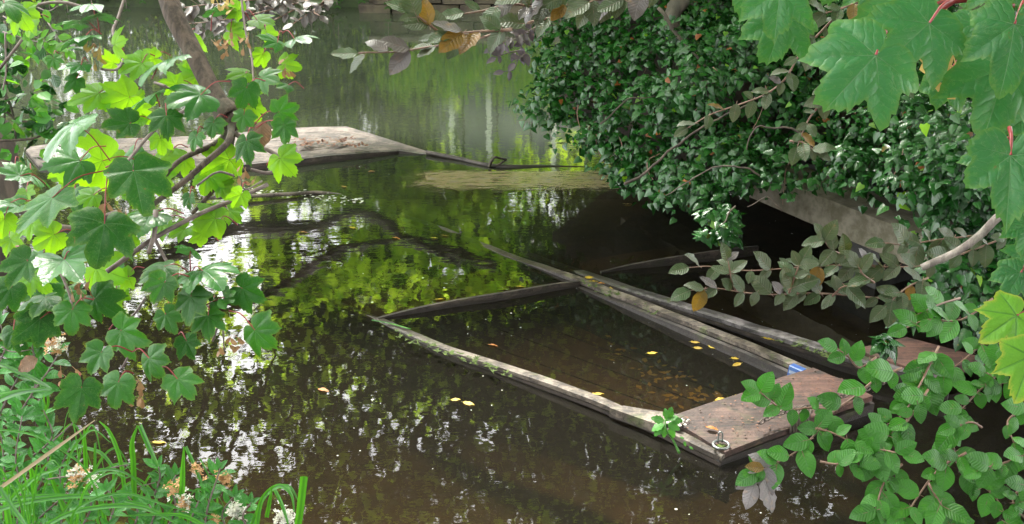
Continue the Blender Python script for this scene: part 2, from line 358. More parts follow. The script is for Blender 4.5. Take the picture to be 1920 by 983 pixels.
def ivy_verts(seed):
    r_ = random.Random(seed)
    pts = [(0, -.02), (.28, -.12), (.46, .10), (.30, .38), (.30, .48), (0, 1.0), (-.30, .48), (-.30, .38), (-.46, .10), (-.28, -.12)]
    pts = [(x*(1+r_.uniform(-.12, .12)), y) for x, y in pts]
    V = [(0, .3, .05)] + [(x, y, -.12*(x*x*4+max(0, y-.3)**2)) for x, y in pts]
    F = [[0, 1+i, 1+(i+1) % 10] for i in range(10)]
    return V, F
def ivy_mesh(name, m, seed):
    V, F = ivy_verts(seed); mb = MB(); F = [f[::-1] for f in F]
    mb.add(V, F, 0, [[(V[q][1], abs(V[q][0])) for q in f] for f in F]); me = mb.mesh(name, m)
    return me
def tpl(kind):
    if kind == 'ivy': V, F = ivy_verts(3); F = [f[::-1] for f in F]
    elif kind == 'round':
        V = [(0, 0, 0), (.33, .3, .05), (.30, .7, .02), (0, 1, -.12), (-.30, .7, .02), (-.33, .3, .05)]; F = [[0, 1, 2, 3], [0, 3, 4, 5]]
    elif kind == 'maple':
        V = [(0, 0, 0), (.35, -.12, 0), (.33, .12, .03), (.62, .5, -.06), (.25, .5, .02), (0, 1, -.14), (-.25, .5, .02), (-.62, .5, -.06), (-.33, .12, .03), (-.35, -.12, 0)]
        F = [[0, 1, 2], [0, 2, 3, 4], [0, 4, 5, 6], [0, 6, 7, 8], [0, 8, 9]]
    return V, F
def scatter(name, kind, pos, nrm, tip, size, mats, parent=None, M=None, matidx=None):
    """many leaves joined in one mesh (numpy)"""
    V, F = tpl(kind); V = np.array(V, float); pos = np.asarray(pos); n = len(pos)
    nrm = nrm/np.linalg.norm(nrm, axis=1, keepdims=True)
    tip = tip - nrm*np.sum(nrm*tip, 1, keepdims=True); tip /= np.linalg.norm(tip, axis=1, keepdims=True)+1e-9
    X = np.cross(tip, nrm); s = np.asarray(size)[:, None, None]
    P3 = pos[:, None, :] + s*(V[None, :, 0:1]*X[:, None, :] + V[None, :, 1:2]*tip[:, None, :] + V[None, :, 2:3]*nrm[:, None, :])
    nv = len(V); P3 = P3.reshape(-1, 3)
    if M is not None: P3 = P3 - np.array(M.translation)[None, :]
    lens = [len(f) for f in F]; flat = np.concatenate([np.array(f) for f in F])
    loops = (flat[None, :] + (np.arange(n)*nv)[:, None]).ravel()
    tot = np.tile(lens, n); start = np.concatenate([[0], np.cumsum(tot)[:-1]])
    me = bpy.data.meshes.new(name); me.vertices.add(n*nv); me.loops.add(len(loops)); me.polygons.add(len(tot))
    me.vertices.foreach_set('co', P3.ravel().astype('f')); me.loops.foreach_set('vertex_index', loops.astype('i'))
    me.polygons.foreach_set('loop_start', start.astype('i'))
    for m in (mats if isinstance(mats, list) else [mats]): me.materials.append(m)
    me.update(calc_edges=True)
    if matidx is not None: me.polygons.foreach_set('material_index', np.repeat(matidx, len(F)).astype('i'))
    me.polygons.foreach_set('use_smooth', np.ones(len(tot), bool))
    uvv = np.stack([V[:, 1], np.abs(V[:, 0])], 1)[flat]; uv = me.uv_layers.new(name='uv')
    uv.data.foreach_set('uv', np.tile(uvv, (n, 1)).ravel().astype('f'))
    at = me.attributes.new('tint', 'FLOAT', 'POINT'); at.data.foreach_set('value', np.repeat(nr.random(n)*.999, nv).astype('f'))
    o = link(name, me, parent, M); return o

SYM = {k: [sycamore_mesh('leaf', m, s, d, f) for s, d, f in ((1, .22, .10), (2, .34, -.05), (3, .12, .25), (4, .42, .12), (5, .2, -.15), (6, .5, .3), (7, .28, .38), (8, .05, -.1), (9, .6, .05))]
       for k, m in (('d', L_dark), ('g', L_green), ('y', L_yel), ('p', L_pale))}
BIG = [sycamore_mesh('leaf', L_big, s, d, f) for s, d, f in ((11, .16, .06), (12, .24, -.04), (13, .10, .14), (14, .2, -.08))]
BIGY = [sycamore_mesh('leaf', L_bigy, s, .2, .08) for s in (21, 22)]
BEE = [oval_mesh('leaf', L_beech, s, wid=.64+.05*(s % 3), droop=.12+.1*(s % 3), fold=.1+.1*(s % 2), stalk=M_btwig, wave=.018) for s in range(6)]
COP = [oval_mesh('leaf', L_cop, s, wid=.60+.05*(s % 3), droop=.15+.1*(s % 3), fold=.15+.15*(s % 2), stalk=M_btwig, wave=.028) for s in range(5)]
COPP = [oval_mesh('leaf', L_copp, s, wid=.60+.05*(s % 3), droop=.2, fold=.2, stalk=M_btwig, wave=.03) for s in range(3)]
BRZ = [oval_mesh('leaf', L_bronze, s, wid=.6, droop=.2, fold=.3, stalk=M_btwig, wave=.03) for s in range(2)]
MOU = [oval_mesh('leaf', L_mould, s, wid=.6, droop=.5, fold=-.2, stalk=M_btwig, wave=.06) for s in range(2)]
PRI = [oval_mesh('leaf', L_priv, s, wid=.40+.06*(s % 2), nseg=6, droop=.2, fold=.35, wave=0) for s in range(4)]
HOR = [oval_mesh('leaf', L_horn, s, wid=.5, nseg=7, droop=.15, fold=.1, wave=.01) for s in range(3)]
IVY = [ivy_mesh('leaf', L_ivy, s) for s in range(5)]

def leaf_matrix(base, ang, size, k=0., up=.5, roll=0.):
    """leaf base at a point, tip along the angle (degrees, clockwise from right in the view), k = lean towards the viewer"""
    a = math.radians(ang); t = CR*math.cos(a) - CU*math.sin(a) + CB*k; t.normalize()
    n = CB*(1-up) + Vector((0, 0, 1))*up; n = (n - t*n.dot(t))
    if n.length < .2: n = CB - t*CB.dot(t)
    n.normalize(); n = Matrix.Rotation(roll, 3, t) @ n; x = t.cross(n)
    M = Matrix((x, t, n)).transposed().to_4x4()
    return Matrix.Translation(base) @ M @ Matrix.Scale(size, 4)
def obj_local(name, mb, mats, parent, loc, smooth=True):
    """mesh given in world coordinates, with its origin put at loc"""
    me = mb.mesh(name, mats, smooth); loc = Vector(loc)
    me.transform(Matrix.Translation(-loc)); return link(name, me, parent, Matrix.Translation(loc))

# ================================================================== SETTING
# ---- water
def water():
    m, nt = mat('still dark water')
    g = N(nt, 'ShaderNodeNewGeometry').outputs['Position']; s = N(nt, 'ShaderNodeSeparateXYZ', {0: g})
    y = s.outputs[1]; x = s.outputs[0]
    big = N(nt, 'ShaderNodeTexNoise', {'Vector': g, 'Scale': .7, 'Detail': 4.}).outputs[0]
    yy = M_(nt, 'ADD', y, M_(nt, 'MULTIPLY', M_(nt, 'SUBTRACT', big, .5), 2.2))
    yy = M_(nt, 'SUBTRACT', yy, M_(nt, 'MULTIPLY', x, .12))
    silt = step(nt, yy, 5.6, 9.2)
    murk = mixc(nt, silt, (.016, .0145, .0115), (.036, .043, .028))  # far murk paler: silt, plus brighter open-water light put into the colour
    # small ripples
    n1 = N(nt, 'ShaderNodeTexNoise', {'Vector': g, 'Scale': 5., 'Detail': 2.}).outputs[0]
    n2 = N(nt, 'ShaderNodeTexNoise', {'Vector': g, 'Scale': 17., 'Detail': 2.}).outputs[0]
    mp = N(nt, 'ShaderNodeMapping', {'Vector': g, 'Scale': (2.5, 16., 1.)}).outputs[0]
    n3 = N(nt, 'ShaderNodeTexNoise', {'Vector': mp, 'Scale': 2.2, 'Detail': 3.}).outputs[0]
    h = M_(nt, 'ADD', M_(nt, 'MULTIPLY', n1, .50), M_(nt, 'ADD', M_(nt, 'MULTIPLY', n2, .10), M_(nt, 'MULTIPLY', n3, M_(nt, 'ADD', .05, M_(nt, 'MULTIPLY', silt, .16)))))
    bp = N(nt, 'ShaderNodeBump', {'Height': h, 'Strength': 1., 'Distance': .0017}).outputs[0]
    fr = N(nt, 'ShaderNodeFresnel', {'IOR': 1.5, 'Normal': bp}).outputs[0]
    gl = N(nt, 'ShaderNodeBsdfGlossy', {'Roughness': .012, 'Normal': bp, 'Color': (1, 1, 1, 1)})
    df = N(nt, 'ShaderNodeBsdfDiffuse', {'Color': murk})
    tr = N(nt, 'ShaderNodeBsdfTransparent', {'Color': (.75, .62, .40, 1)})
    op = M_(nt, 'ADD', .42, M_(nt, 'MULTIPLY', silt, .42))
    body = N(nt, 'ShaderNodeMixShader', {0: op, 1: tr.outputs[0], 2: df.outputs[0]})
    # dust and pollen floating on the surface
    vo = N(nt, 'ShaderNodeTexVoronoi', {'Vector': g, 'Scale': 7.5}); vo2 = N(nt, 'ShaderNodeTexVoronoi', {'Vector': g, 'Scale': 21.})
    sx = N(nt, 'ShaderNodeSeparateColor', {0: vo.outputs['Color']}).outputs[0]
    d1 = M_(nt, 'LESS_THAN', vo.outputs[0], M_(nt, 'MULTIPLY', M_(nt, 'POWER', sx, 3.), .055))
    sx2 = N(nt, 'ShaderNodeSeparateColor', {0: vo2.outputs['Color']}).outputs[0]
    d2 = M_(nt, 'LESS_THAN', vo2.outputs[0], M_(nt, 'MULTIPLY', M_(nt, 'POWER', sx2, 3.5), .085))
    dust = N(nt, 'ShaderNodeBsdfDiffuse', {'Color': (.5, .5, .42, 1)})
    sh = N(nt, 'ShaderNodeMixShader', {0: fr, 1: body.outputs[0], 2: gl.outputs[0]})
    sh = N(nt, 'ShaderNodeMixShader', {0: M_(nt, 'MULTIPLY', M_(nt, 'MAXIMUM', d1, d2), .8), 1: sh.outputs[0], 2: dust.outputs[0]})
    N(nt, 'ShaderNodeOutputMaterial', {0: sh.outputs[0]}); return m
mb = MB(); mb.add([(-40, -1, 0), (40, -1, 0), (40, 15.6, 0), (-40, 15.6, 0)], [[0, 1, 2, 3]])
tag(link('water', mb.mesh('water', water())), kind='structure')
mb = MB(); nx, ny = 60, 40; vs = []; fs = []
for j in range(ny+1):
    for i in range(nx+1):
        x = -40+80*i/nx; y = -2+19*j/ny; vs.append((x, y, -.55-.12*noise.noise(Vector((x*.5, y*.5, 1)))))
fs = [[j*(nx+1)+i, j*(nx+1)+i+1, (j+1)*(nx+1)+i+1, (j+1)*(nx+1)+i] for j in range(ny) for i in range(nx)]
mb.add(vs, fs); tag(link('pond_bed', mb.mesh('pond_bed', M_bed)), kind='structure')
# ---- near bank under the viewer
mb = MB(); prof = [(-8, 1.0), (.6, .95), (1.0, .7), (1.35, .3), (1.6, -.1), (1.7, -.7)]; xs = lin(41, -12, 12); vs = []
for x in xs:
    for (y, z) in prof:
        yo = .25*noise.noise(Vector((x*.8, y, 0))); vs.append((x, y+(yo if y > 0 else 0), z+.12*noise.noise(Vector((x*1.5, y*2, 4)))))
fs = [[i*6+k, (i+1)*6+k, (i+1)*6+k+1, i*6+k+1] for i in range(40) for k in range(5)]
mb.add(vs, fs); tag(link('near_bank', mb.mesh('near_bank', M_soil)), kind='structure')
# ---- far ground and bank
mb = MB(); vs = []; xs = lin(61, -60, 60); prof = [(15.25, -.8), (15.3, -.05), (15.45, .1), (15.9, .42), (17, .5), (24, .9), (60, 2.5), (140, 5)]
for x in xs:
    for (y, z) in prof: vs.append((x, y+(.3*noise.noise(Vector((x*.6, y, 3))) if y < 16 else 0), z+.08*noise.noise(Vector((x, y, 7)))))
fs = [[i*8+k, (i+1)*8+k, (i+1)*8+k+1, i*8+k+1] for i in range(60) for k in range(7)]
mb.add(vs, fs); tag(link('far_ground', mb.mesh('far_ground', M_grass)), kind='structure')

# ---- far retaining wall, stones one by one along the water
wall = thing('retaining_wall', 'low mossy stone wall along the far edge of the water', 'wall', (0, 15.1, 0))
stone_me = []
for s in range(6):
    mb = MB(); r_ = random.Random(s); mb.box((0, 0, 0), .44, .26, .17)
    mb.v = [(x+r_.uniform(-.02, .02), y+r_.uniform(-.02, .02), z+r_.uniform(-.015, .015)) for x, y, z in mb.v]; stone_me.append(mb.mesh('stone', M_stone, False))
k = 0
for row, z in ((0, .02), (1, .21)):
    for i in range(30):
        x = -1.9 + i*.27*1.72 + (row % 2)*.22
        if x > 8: break
        link('stone', stone_me[k % 6], wall, Matrix.Translation((x, 15.08+rnd.uniform(-.02, .02), z))); k += 1
mb = MB(); mb.box((3, 15.16, .36), 10, .5, .09); obj_local('coping', mb, M_conc, wall, (3, 15.16, .36), False)
mb = MB(); mb.box((3, 15.3, .1), 10, .28, .6); obj_local('backing', mb, M_stone, wall, (3, 15.3, .1), False)
mb = MB(); mb.tube([(1.0, 14.78, .07), (3.2, 14.78, .06)], .018, 8)
tag(link('rail', mb.mesh('rail', M_wallgrey)), 'thin blue grey rail just above the water before the far stone wall', 'rail')

# ---- boathouse seen mirrored in the water
bh = thing('boathouse', 'long grey boathouse with white posts mirrored in the water behind the bushes', 'building', (0, 21.2, .4))
mb = MB(); mb.box((1.6, 22.4, 2.5), 8.6, 2.2, 4.2); obj_local('wall', mb, M_wallgrey, bh, (1.6, 22.4, 2.5), False)
mb = MB(); mb.add([(-3, 20.9, 4.6), (6.2, 20.9, 4.6), (6.2, 23.8, 4.6), (-3, 23.8, 4.6), (-3, 22.4, 5.1), (6.2, 22.4, 5.1)],
                  [[0, 1, 5, 4], [2, 3, 4, 5], [0, 4, 3], [1, 2, 5], [0, 3, 2, 1]]); obj_local('roof', mb, M_roof, bh, (1.6, 22.4, 4.6), False)
for px_ in (740, 848, 917, 1038, 1150):
    X = (px_-960)/F_PX*21.1*1.04; mb = MB(); mb.box((X, 21.15, 2.5), .10, .10, 4.1); obj_local('post', mb, M_postw, bh, (X, 21.15, .5), False)
for i in range(12):
    mb = MB(); mb.box((-2.4+i*.7, 21.28, 2.5), .03, .03, 4.1); obj_local('board_joint', mb, M_roof, bh, (-2.4+i*.7, 21.28, .5), False)

# ---- trees
def np3(a): return np.array(a, float)
def crown_pts(c, rad, nclump, per, cl_r, flat=.6):
    ce = nr.normal(size=(nclump, 3)); ce /= np.linalg.norm(ce, axis=1, keepdims=True); ce *= (nr.random((nclump, 1))**.45)
    ce = ce*np3(rad)+np3(c); p = np.repeat(ce, per, 0) + nr.normal(size=(nclump*per, 3))*cl_r*np3((1, 1, flat)); return p, ce
def leaves_on(name, kind, p, size, mats, parent, M, upw=.8, matidx=None):
    n = len(p); nm = nr.normal(size=(n, 3))*.6 + np3((0, 0, upw)); tp = nr.normal(size=(n, 3))*.8 + np3((0, 0, -.5))
    o = scatter(name, kind, p, nm, tp, nr.uniform(size*.65, size*1.15, n), mats, parent, M, matidx); o['kind'] = 'stuff'; return o
def tree(label, base, h, lean, tr, c, rad, nclump, per, cl_r, lsize, lmats, kind='round', limbs=6, group=None, name='tree'):
    t = thing(name, label, 'tree', base, group); T = Matrix.Translation(base)
    top = Vector(base)+Vector((lean[0], lean[1], h)); mb = MB()
    pts = wob(smooth_path([base, Vector(base).lerp(top, .35)+Vector((.1, 0, 0)), Vector(base).lerp(top, .7), top], 5), tr*.5, .8)
    mb.tube(pts, lin(len(pts), tr, tr*.3), 9); obj_local('trunk', mb, M_dkbark, t, base)
    p, ce = crown_pts(c, rad, nclump, per, cl_r)
    for k in range(limbs):
        e = Vector(ce[k]); s = pts[min(len(pts)-2, int(len(pts)*(.35+.5*k/limbs)))]
        mb = MB(); q = wob(smooth_path([s, s.lerp(e, .5)+Vector((0, 0, .3)), e], 5), .15, 1.5)
        mb.tube(q, lin(len(q), tr*.35, tr*.06), 6); obj_local('branch', mb, M_dkbark, t, s)
    leaves_on('crown', kind, p, lsize, lmats, t, T, matidx=nr.integers(0, len(lmats), len(p)))
    return t
def Rf(px, py, d):           # a place seen mirrored in the water: above the surface, d metres along the mirrored view
    p = P(px, py, d); return Vector((p.x, p.y, -p.z))
def limb(parent, pts, r0, r1, m=M_dkbark, w_=.12):
    mb = MB(); q = wob(smooth_path(pts, 7), w_, 1.3); mb.tube(q, lin(len(q), r0, r1), 8); return obj_local('branch', mb, m, parent, q[0])
def canopy(parent, zones, lsize, lm, kind, holes=(), upw=1.0):
    """zones: (mirrored box px0, py0, px1, py1, d0, d1, clumps, leaves per clump, clump radius)"""
    ps = []
    for (x0, y0, x1, y1, d0, d1, nc, per, r) in zones:
        for _ in range(nc):
            x, y = rnd.uniform(x0, x1), rnd.uniform(y0, y1)
            if any(((x-hx)/hr)**2+((y-hy)/hs)**2 < 2.0 for hx, hy, hr, hs in holes): continue
            c = Rf(x, y, rnd.uniform(d0, d1)); rr = r*rnd.uniform(.6, 1.3); ps.append(np3(c)[None, :]+nr.normal(size=(per, 3))*rr*np3((1, 1, .55)))
    p = np.concatenate(ps); p = p[p[:, 2] > np.where(p[:, 1] > 14.5, .15, 1.45)]; leaves_on('crown', kind, p, lsize, lm, parent, WM[parent], upw, nr.integers(0, len(lm), len(p)))
def tree_base(name, label, pts, r0, r1):
    t = thing(name, label, 'tree', pts[0]); mb = MB(); q = wob(smooth_path(pts, 6), .08, .8); mb.tube(q, lin(len(q), r0, r1), 12); obj_local('trunk', mb, M_dkbark, t, pts[0]); return t
# bright trees beyond the far bank, mirrored in mid water
t1 = tree_base('lime_tree', 'broad fresh green tree beyond the far bank with arching limbs, mirrored in mid water', [(-4.1, 16.6, .4), Rf(505, 380, 19), Rf(515, 520, 19.5), Rf(540, 640, 19.5)], .42, .2)
for k in range(7): limb(t1, [Rf(510, 420+k*25, 19), Rf(640+k*30, 440+k*25, 18), Rf(760+k*40, 420+k*40, 17.5)], .10, .03)
canopy(t1, [(480, 340, 1020, 620, 15.5, 19.5, 210, 50, .36), (320, 560, 900, 760, 16, 19, 100, 50, .42)], .17, [L_sunlit, L_sunlit, L_sunlit, L_shade], 'maple', [(550, 415, 75, 40), (600, 475, 50, 30), (900, 420, 25, 15), (800, 500, 30, 15), (960, 560, 35, 20), (440, 620, 60, 120), (1000, 400, 60, 50), (700, 650, 60, 40)])
t2 = tree_base('maple_tree', 'fresh green tree on the far bank right of the boathouse posts', [(2.4, 19.0, .4), (2.5, 19, 4), (2.2, 18.6, 8)], .2, .08)
canopy(t2, [(700, 322, 1150, 600, 17, 20, 150, 50, .42)], .17, [L_sunlit], 'maple', [(1040, 380, 40, 30), (1130, 430, 60, 60), (900, 420, 25, 15), (800, 500, 30, 15), (960, 560, 35, 20)])
t3 = tree_base('alder_tree', 'dark dense tree at the left of the far bank', [(-8.5, 18, .4), (-8.3, 18, 4), (-8, 17.6, 8)], .3, .1)
canopy(t3, [(-250, 45, 560, 330, 17, 20, 300, 70, .45), (-250, 330, 420, 560, 16, 19, 90, 60, .45), (480, 30, 800, 340, 17.5, 20, 190, 60, .40)], .16, [L_shade, L_shade, L_shade, L_sunlit], 'round', [(150, 125, 40, 30), (190, 190, 30, 30)])
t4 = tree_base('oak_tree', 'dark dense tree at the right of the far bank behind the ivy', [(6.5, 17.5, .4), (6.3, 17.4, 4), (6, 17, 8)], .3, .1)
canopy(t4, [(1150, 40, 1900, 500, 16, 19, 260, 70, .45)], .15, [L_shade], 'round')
# overhanging trees on both banks
ot = tree_base('beech_tree', 'big overhanging tree rooted at the left bank, its limbs mirrored in the water', [(-6.5, 9.5, -.3), (-6.3, 9.4, 3), (-5.6, 9.2, 7)], .38, .2)
limb(ot, [(-6.2, 9.6, 2.9), Rf(380, 450, 14), Rf(520, 432, 13.5), Rf(590, 425, 13.5), Rf(640, 402, 13.4), Rf(700, 405, 13.3), Rf(760, 440, 13.2), Rf(840, 470, 13), Rf(930, 500, 13)], .12, .04, w_=.05)
limb(ot, [(-6.2, 9.4, 3.4), Rf(480, 560, 13), Rf(610, 480, 12.8), Rf(680, 462, 12.6), Rf(760, 455, 12.5), Rf(860, 490, 12.3)], .08, .03, w_=.05)
limb(ot, [(-6, 9.2, 4.5), (-3, 9, 5.2), (0, 9, 5.6), (2.5, 9, 6)], .14, .03)
limb(ot, [(-6, 9.2, 5.0), (-4, 8, 4.0), (-1.5, 8, 3.6), (1.5, 7.6, 3.2)], .10, .02)
for k in range(9): limb(ot, [Rf(300+k*90, 950-k*10, 10), Rf(380+k*90, 780-k*15, 10), Rf(430+k*100, 640-k*6, 10.5)], .035, .008, w_=.08)
HO = [(650, 770, 40, 16), (350, 830, 40, 25), (1000, 560, 22, 12), (880, 640, 22, 10), (1150, 600, 16, 10), (440, 640, 55, 75), (560, 560, 30, 20), (620, 720, 40, 22), (520, 690, 25, 20), (900, 830, 40, 25), (300, 770, 60, 18), (970, 690, 25, 12), (450, 860, 45, 40), (530, 880, 25, 40), (1080, 720, 30, 12)]
canopy(ot, [(-150, 600, 1350, 1040, 9.2, 11.5, 760, 46, .25), (500, 590, 1300, 720, 10.5, 12, 100, 44, .25), (950, 540, 1500, 760, 10, 12, 90, 44, .25)], .105, [L_shade, L_shade, L_shade, L_sunlit], 'round', HO)
ot2 = tree_base('oak_tree', 'dark tree rooted on the right bank above the ivy, overhanging the sunken boats', [(5.2, 8.8, -.2), (4.9, 8.8, 3), (4.2, 8.4, 7)], .35, .2)
limb(ot2, [(4.9, 8.8, 3.4), (3.4, 8.6, 4.2), (1.6, 8.4, 4.6)], .13, .03); limb(ot2, [(4.6, 8.6, 4.8), (3.0, 7, 5.4), (2, 5.6, 5.8)], .12, .03)
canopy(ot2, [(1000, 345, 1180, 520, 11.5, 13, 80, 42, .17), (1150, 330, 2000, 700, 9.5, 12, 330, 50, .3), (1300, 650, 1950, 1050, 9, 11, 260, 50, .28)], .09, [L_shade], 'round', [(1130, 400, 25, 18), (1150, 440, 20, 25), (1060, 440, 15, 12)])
# unseen high leaves added to both overhanging trees to shade the near scene
def over(parent, x0, x1, y0, y1, z0, z1, nc, per, r):
    a_ = np.stack([nr.uniform(x0, x1, nc), nr.uniform(y0, y1, nc), nr.uniform(z0, z1, nc)], 1)
    p = np.repeat(a_, per, 0)+nr.normal(size=(nc*per, 3))*r*np3((1, 1, .5)); leaves_on('crown', 'maple', p, .2, [L_shade, L_shade, L_sunlit], parent, WM[parent], 1., nr.integers(0, 3, len(p)))
over(ot2, .2, 8, -1, 9.5, 5.0, 7.4, 480, 48, .4); over(ot, -6.5, 1, 0, 8.5, 5.6, 8.0, 130, 40, .4)
# unseen tree added behind the viewer to cut pale sky sheen on the leaves
bt = tree_base('oak_tree', 'large unseen tree added behind the viewer to block the sky light', [(2.2, -3.4, 1.0), (2.1, -3.4, 4), (1.8, -3, 8)], .35, .15)
q_ = []
for _ in range(420):
    a = rnd.uniform(0, 2*PI); q_.append(np3((rnd.uniform(-8, 8), rnd.uniform(-7.5, -1.5), rnd.uniform(2.2, 8)))[None, :]+nr.normal(size=(26, 3))*.42)
leaves_on('crown', 'maple', np.concatenate(q_), .3, [L_shade], bt, WM[bt], .6)

# ---- shrubs and hanging plants at the far bank
def shrub(name, label, c, rad, nclump, per, r, size, mats, kind='round', group=None, stems=5):
    t = thing(name, label, 'shrub', (c[0], c[1], .1), group); T = WM[t]
    p, ce = crown_pts(c, rad, nclump, per, r, .8); p = p[p[:, 2] > .04]
    for k in range(stems):
        mb = MB(); e = Vector(ce[k]); b = Vector((c[0]+.1*k-.2, c[1]+.25, .05)); q = wob(smooth_path([b, b.lerp(e, .6)+Vector((0, 0, .1)), e], 4), .04, 3)
        mb.tube(q, lin(len(q), .02, .005), 5); obj_local('stem', mb, M_dkbark, t, b)
    leaves_on('foliage', kind, p, size, mats, t, T, .6, nr.integers(0, len(mats), len(p)))
for i in range(8):
    X = -7.6+i*.83+rnd.uniform(-.1, .1)
    shrub('bank_shrub', 'shrub trailing over the far bank, ' + ['far left corner of the photo', 'second from the left corner', 'left of the leaning trunk', 'just left behind the leaning trunk', 'right behind the leaning trunk', 'above the pale purple leaves', 'right of the pale purple leaves', 'next to the stone wall'][i],
          (X, 15.35+rnd.uniform(-.1, .1), .55), (.5, .35, .45), 26, 26, .10, .055, [L_shade, L_shade, L_sunlit] if i % 2 else [L_shade], 'round', 'shrubs trailing over the far bank')
for i in range(6):
    X = -1.6+i*.95
    shrub('hedge_bush', 'bright green bush mirrored under the boathouse, ' + ['first from the left', 'second from the left', 'third from the left', 'third from the right', 'second from the right', 'nearest the ivy'][i],
          (X, 16.2+rnd.uniform(-.1, .1), 1.0+rnd.uniform(-.05, .15)), (.6, .4, .6), 46, 44, .15, .08, [L_sunlit, L_yel], 'round', 'bright bushes behind the far wall')
# hanging strands of fern and root along the left far edge
for i in range(16):
    X = -7.2+i*.36+rnd.uniform(-.1, .1); t = thing('fern', 'narrow fern frond drooping from the far bank to the water', 'fern', (X, 15.1, .4), 'drooping fern fronds on the far bank')
    mb = MB(); L_ = rnd.uniform(.25, .45); q = smooth_path([(X, 15.15, .45), (X+.03, 14.95, .42), (X+.05, 14.88, .45-L_)], 5); mb.tube(q, .004, 4); obj_local('stalk', mb, M_twig, t, q[0])
    mb = MB()
    for j, p in enumerate(q[2:]):
        for s in (-1, 1): mb.add([p, p+Vector((s*.05, 0, -.03)), p+Vector((s*.045, 0, -.055)), p+Vector((0, 0, -.03))], [[0, 1, 2, 3]])
    o = obj_local('frond', mb, L_shade, t, q[0]); o['kind'] = 'stuff'

# ================================================================== IVY BANK, SLAB AND PIER (right)
def sdir(a, b): d = Vector(b)-Vector(a); d.z = 0; return d.normalized()
Q0 = W(1170, 268, .3); Q1 = W(1700, 497, .3); e = sdir(Q0, Q1); nrmR = Vector((-e.y, e.x, 0))   # points right and back
if nrmR.x < 0: nrmR = -nrmR
pl = thing('concrete_landing', 'mossy concrete beam of a low landing jutting out from under the ivy', 'landing', (Q1.x, Q1.y, .5))
mb = MB(); E2 = Q1+e*.25
mb.prism([Q0+Vector((0, 0, .19)), E2+Vector((0, 0, .19)), E2+nrmR*.32+Vector((0, 0, .19)), Q0+nrmR*.32+Vector((0, 0, .19))], .19)
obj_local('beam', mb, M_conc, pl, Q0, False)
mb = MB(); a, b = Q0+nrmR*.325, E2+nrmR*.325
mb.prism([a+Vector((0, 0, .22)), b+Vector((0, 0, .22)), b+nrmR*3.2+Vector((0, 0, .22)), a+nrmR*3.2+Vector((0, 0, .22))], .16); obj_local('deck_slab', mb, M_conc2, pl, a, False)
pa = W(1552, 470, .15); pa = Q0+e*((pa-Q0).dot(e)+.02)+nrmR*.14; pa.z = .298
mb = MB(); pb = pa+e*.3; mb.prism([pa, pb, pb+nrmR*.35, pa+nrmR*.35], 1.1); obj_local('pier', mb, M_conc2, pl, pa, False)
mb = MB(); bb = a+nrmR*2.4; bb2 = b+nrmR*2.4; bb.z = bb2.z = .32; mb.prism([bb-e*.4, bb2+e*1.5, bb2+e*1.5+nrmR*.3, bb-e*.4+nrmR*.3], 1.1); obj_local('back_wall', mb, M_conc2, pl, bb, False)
# right bank ground
mb = MB(); vs = []; S = Q1+e*.3+nrmR*.55
cs = [S-e*.05, S+e*1.2+nrmR*.35, S+e*2.2+nrmR*.9, S+e*4.5+nrmR*1.6]
prof = [(0, -.8), (.02, .25), (.25, .55), (.9, .8), (4, 1.3)]
for c_ in cs:
    for (d_, z_) in prof: p = c_+nrmR*d_; vs.append((p.x, p.y, z_))
mb.add(vs, [[i*5+k, i*5+k+1, (i+1)*5+k+1, (i+1)*5+k] for i in range(3) for k in range(4)]); tag(link('right_bank', mb.mesh('right_bank', M_soil)), kind='structure')

# ivy
IVP = [(1060, -40), (1045, 60), (1010, 130), (1000, 200), (1030, 250), (1110, 290), (1180, 345), (1290, 372), (1370, 380), (1440, 350), (1520, 335), (1600, 360), (1690, 400), (1750, 470), (1750, 540), (1830, 620), (1930, 660), (2000, 660), (2000, -40)]
def inpoly(x, y, poly=IVP):
    c = False; j = len(poly)-1
    for i in range(len(poly)):
        xi, yi = poly[i]; xj, yj = poly[j]
        if (yi > y) != (yj > y) and x < (xj-xi)*(y-yi)/(yj-yi)+xi: c = not c
        j = i
    return c
def ivd(x, y):            # depth of the ivy face
    d = 7.3-(x-1000)*2.3/920; d += max(0, (330-y))*.0028; return d + .25*math.sin(x*.013)+.2*math.sin(y*.021+x*.006)
ivt = thing('ivy_bank', 'dense dark green ivy covering the bank and trunk above the concrete landing', 'ivy', W(1500, 380, .7))
mb = MB(); gx, gy = 34, 20; vs = []; ok = {}
for j in range(gy+1):
    for i in range(gx+1):
        x, y = 1040+i*30, -60+j*36; d = ivd(x, y)+.42+.15*noise.noise(Vector((x*.02, y*.02, 0))); vs += [P(x, y, d)]
n0 = len(vs); vs += [v+Vector((.8, 1.6, 0)) for v in vs[:]]
cell = {(i, j) for j in range(gy) for i in range(gx) if inpoly(1040+i*30+15-22, -60+j*36+18+40) and inpoly(1040+i*30-8, -60+j*36+20) and inpoly(1040+i*30+10, -60+j*36+52)}
fs = []; idx = lambda i, j: j*(gx+1)+i
for (i, j) in cell:
    q = [idx(i, j), idx(i+1, j), idx(i+1, j+1), idx(i, j+1)]; fs.append(q); fs.append([n0+k for k in q[::-1]])
    for (di, dj, a_, b_) in ((0, -1, q[0], q[1]), (1, 0, q[1], q[2]), (0, 1, q[2], q[3]), (-1, 0, q[3], q[0])):
        if (i+di, j+dj) not in cell: fs.append([b_, a_, a_+n0, b_+n0])
mb.add(vs, fs); obj_local('root_mass', mb, M_soil, ivt, P(1500, 200, 6.5))
cl = []
while len(cl) < 345:
    x, y = rnd.uniform(990, 1990), rnd.uniform(-50, 650)
    if inpoly(x, y): cl.append((x, y, ivd(x, y)+rnd.uniform(-.25, .25), rnd.uniform(.10, .24)))
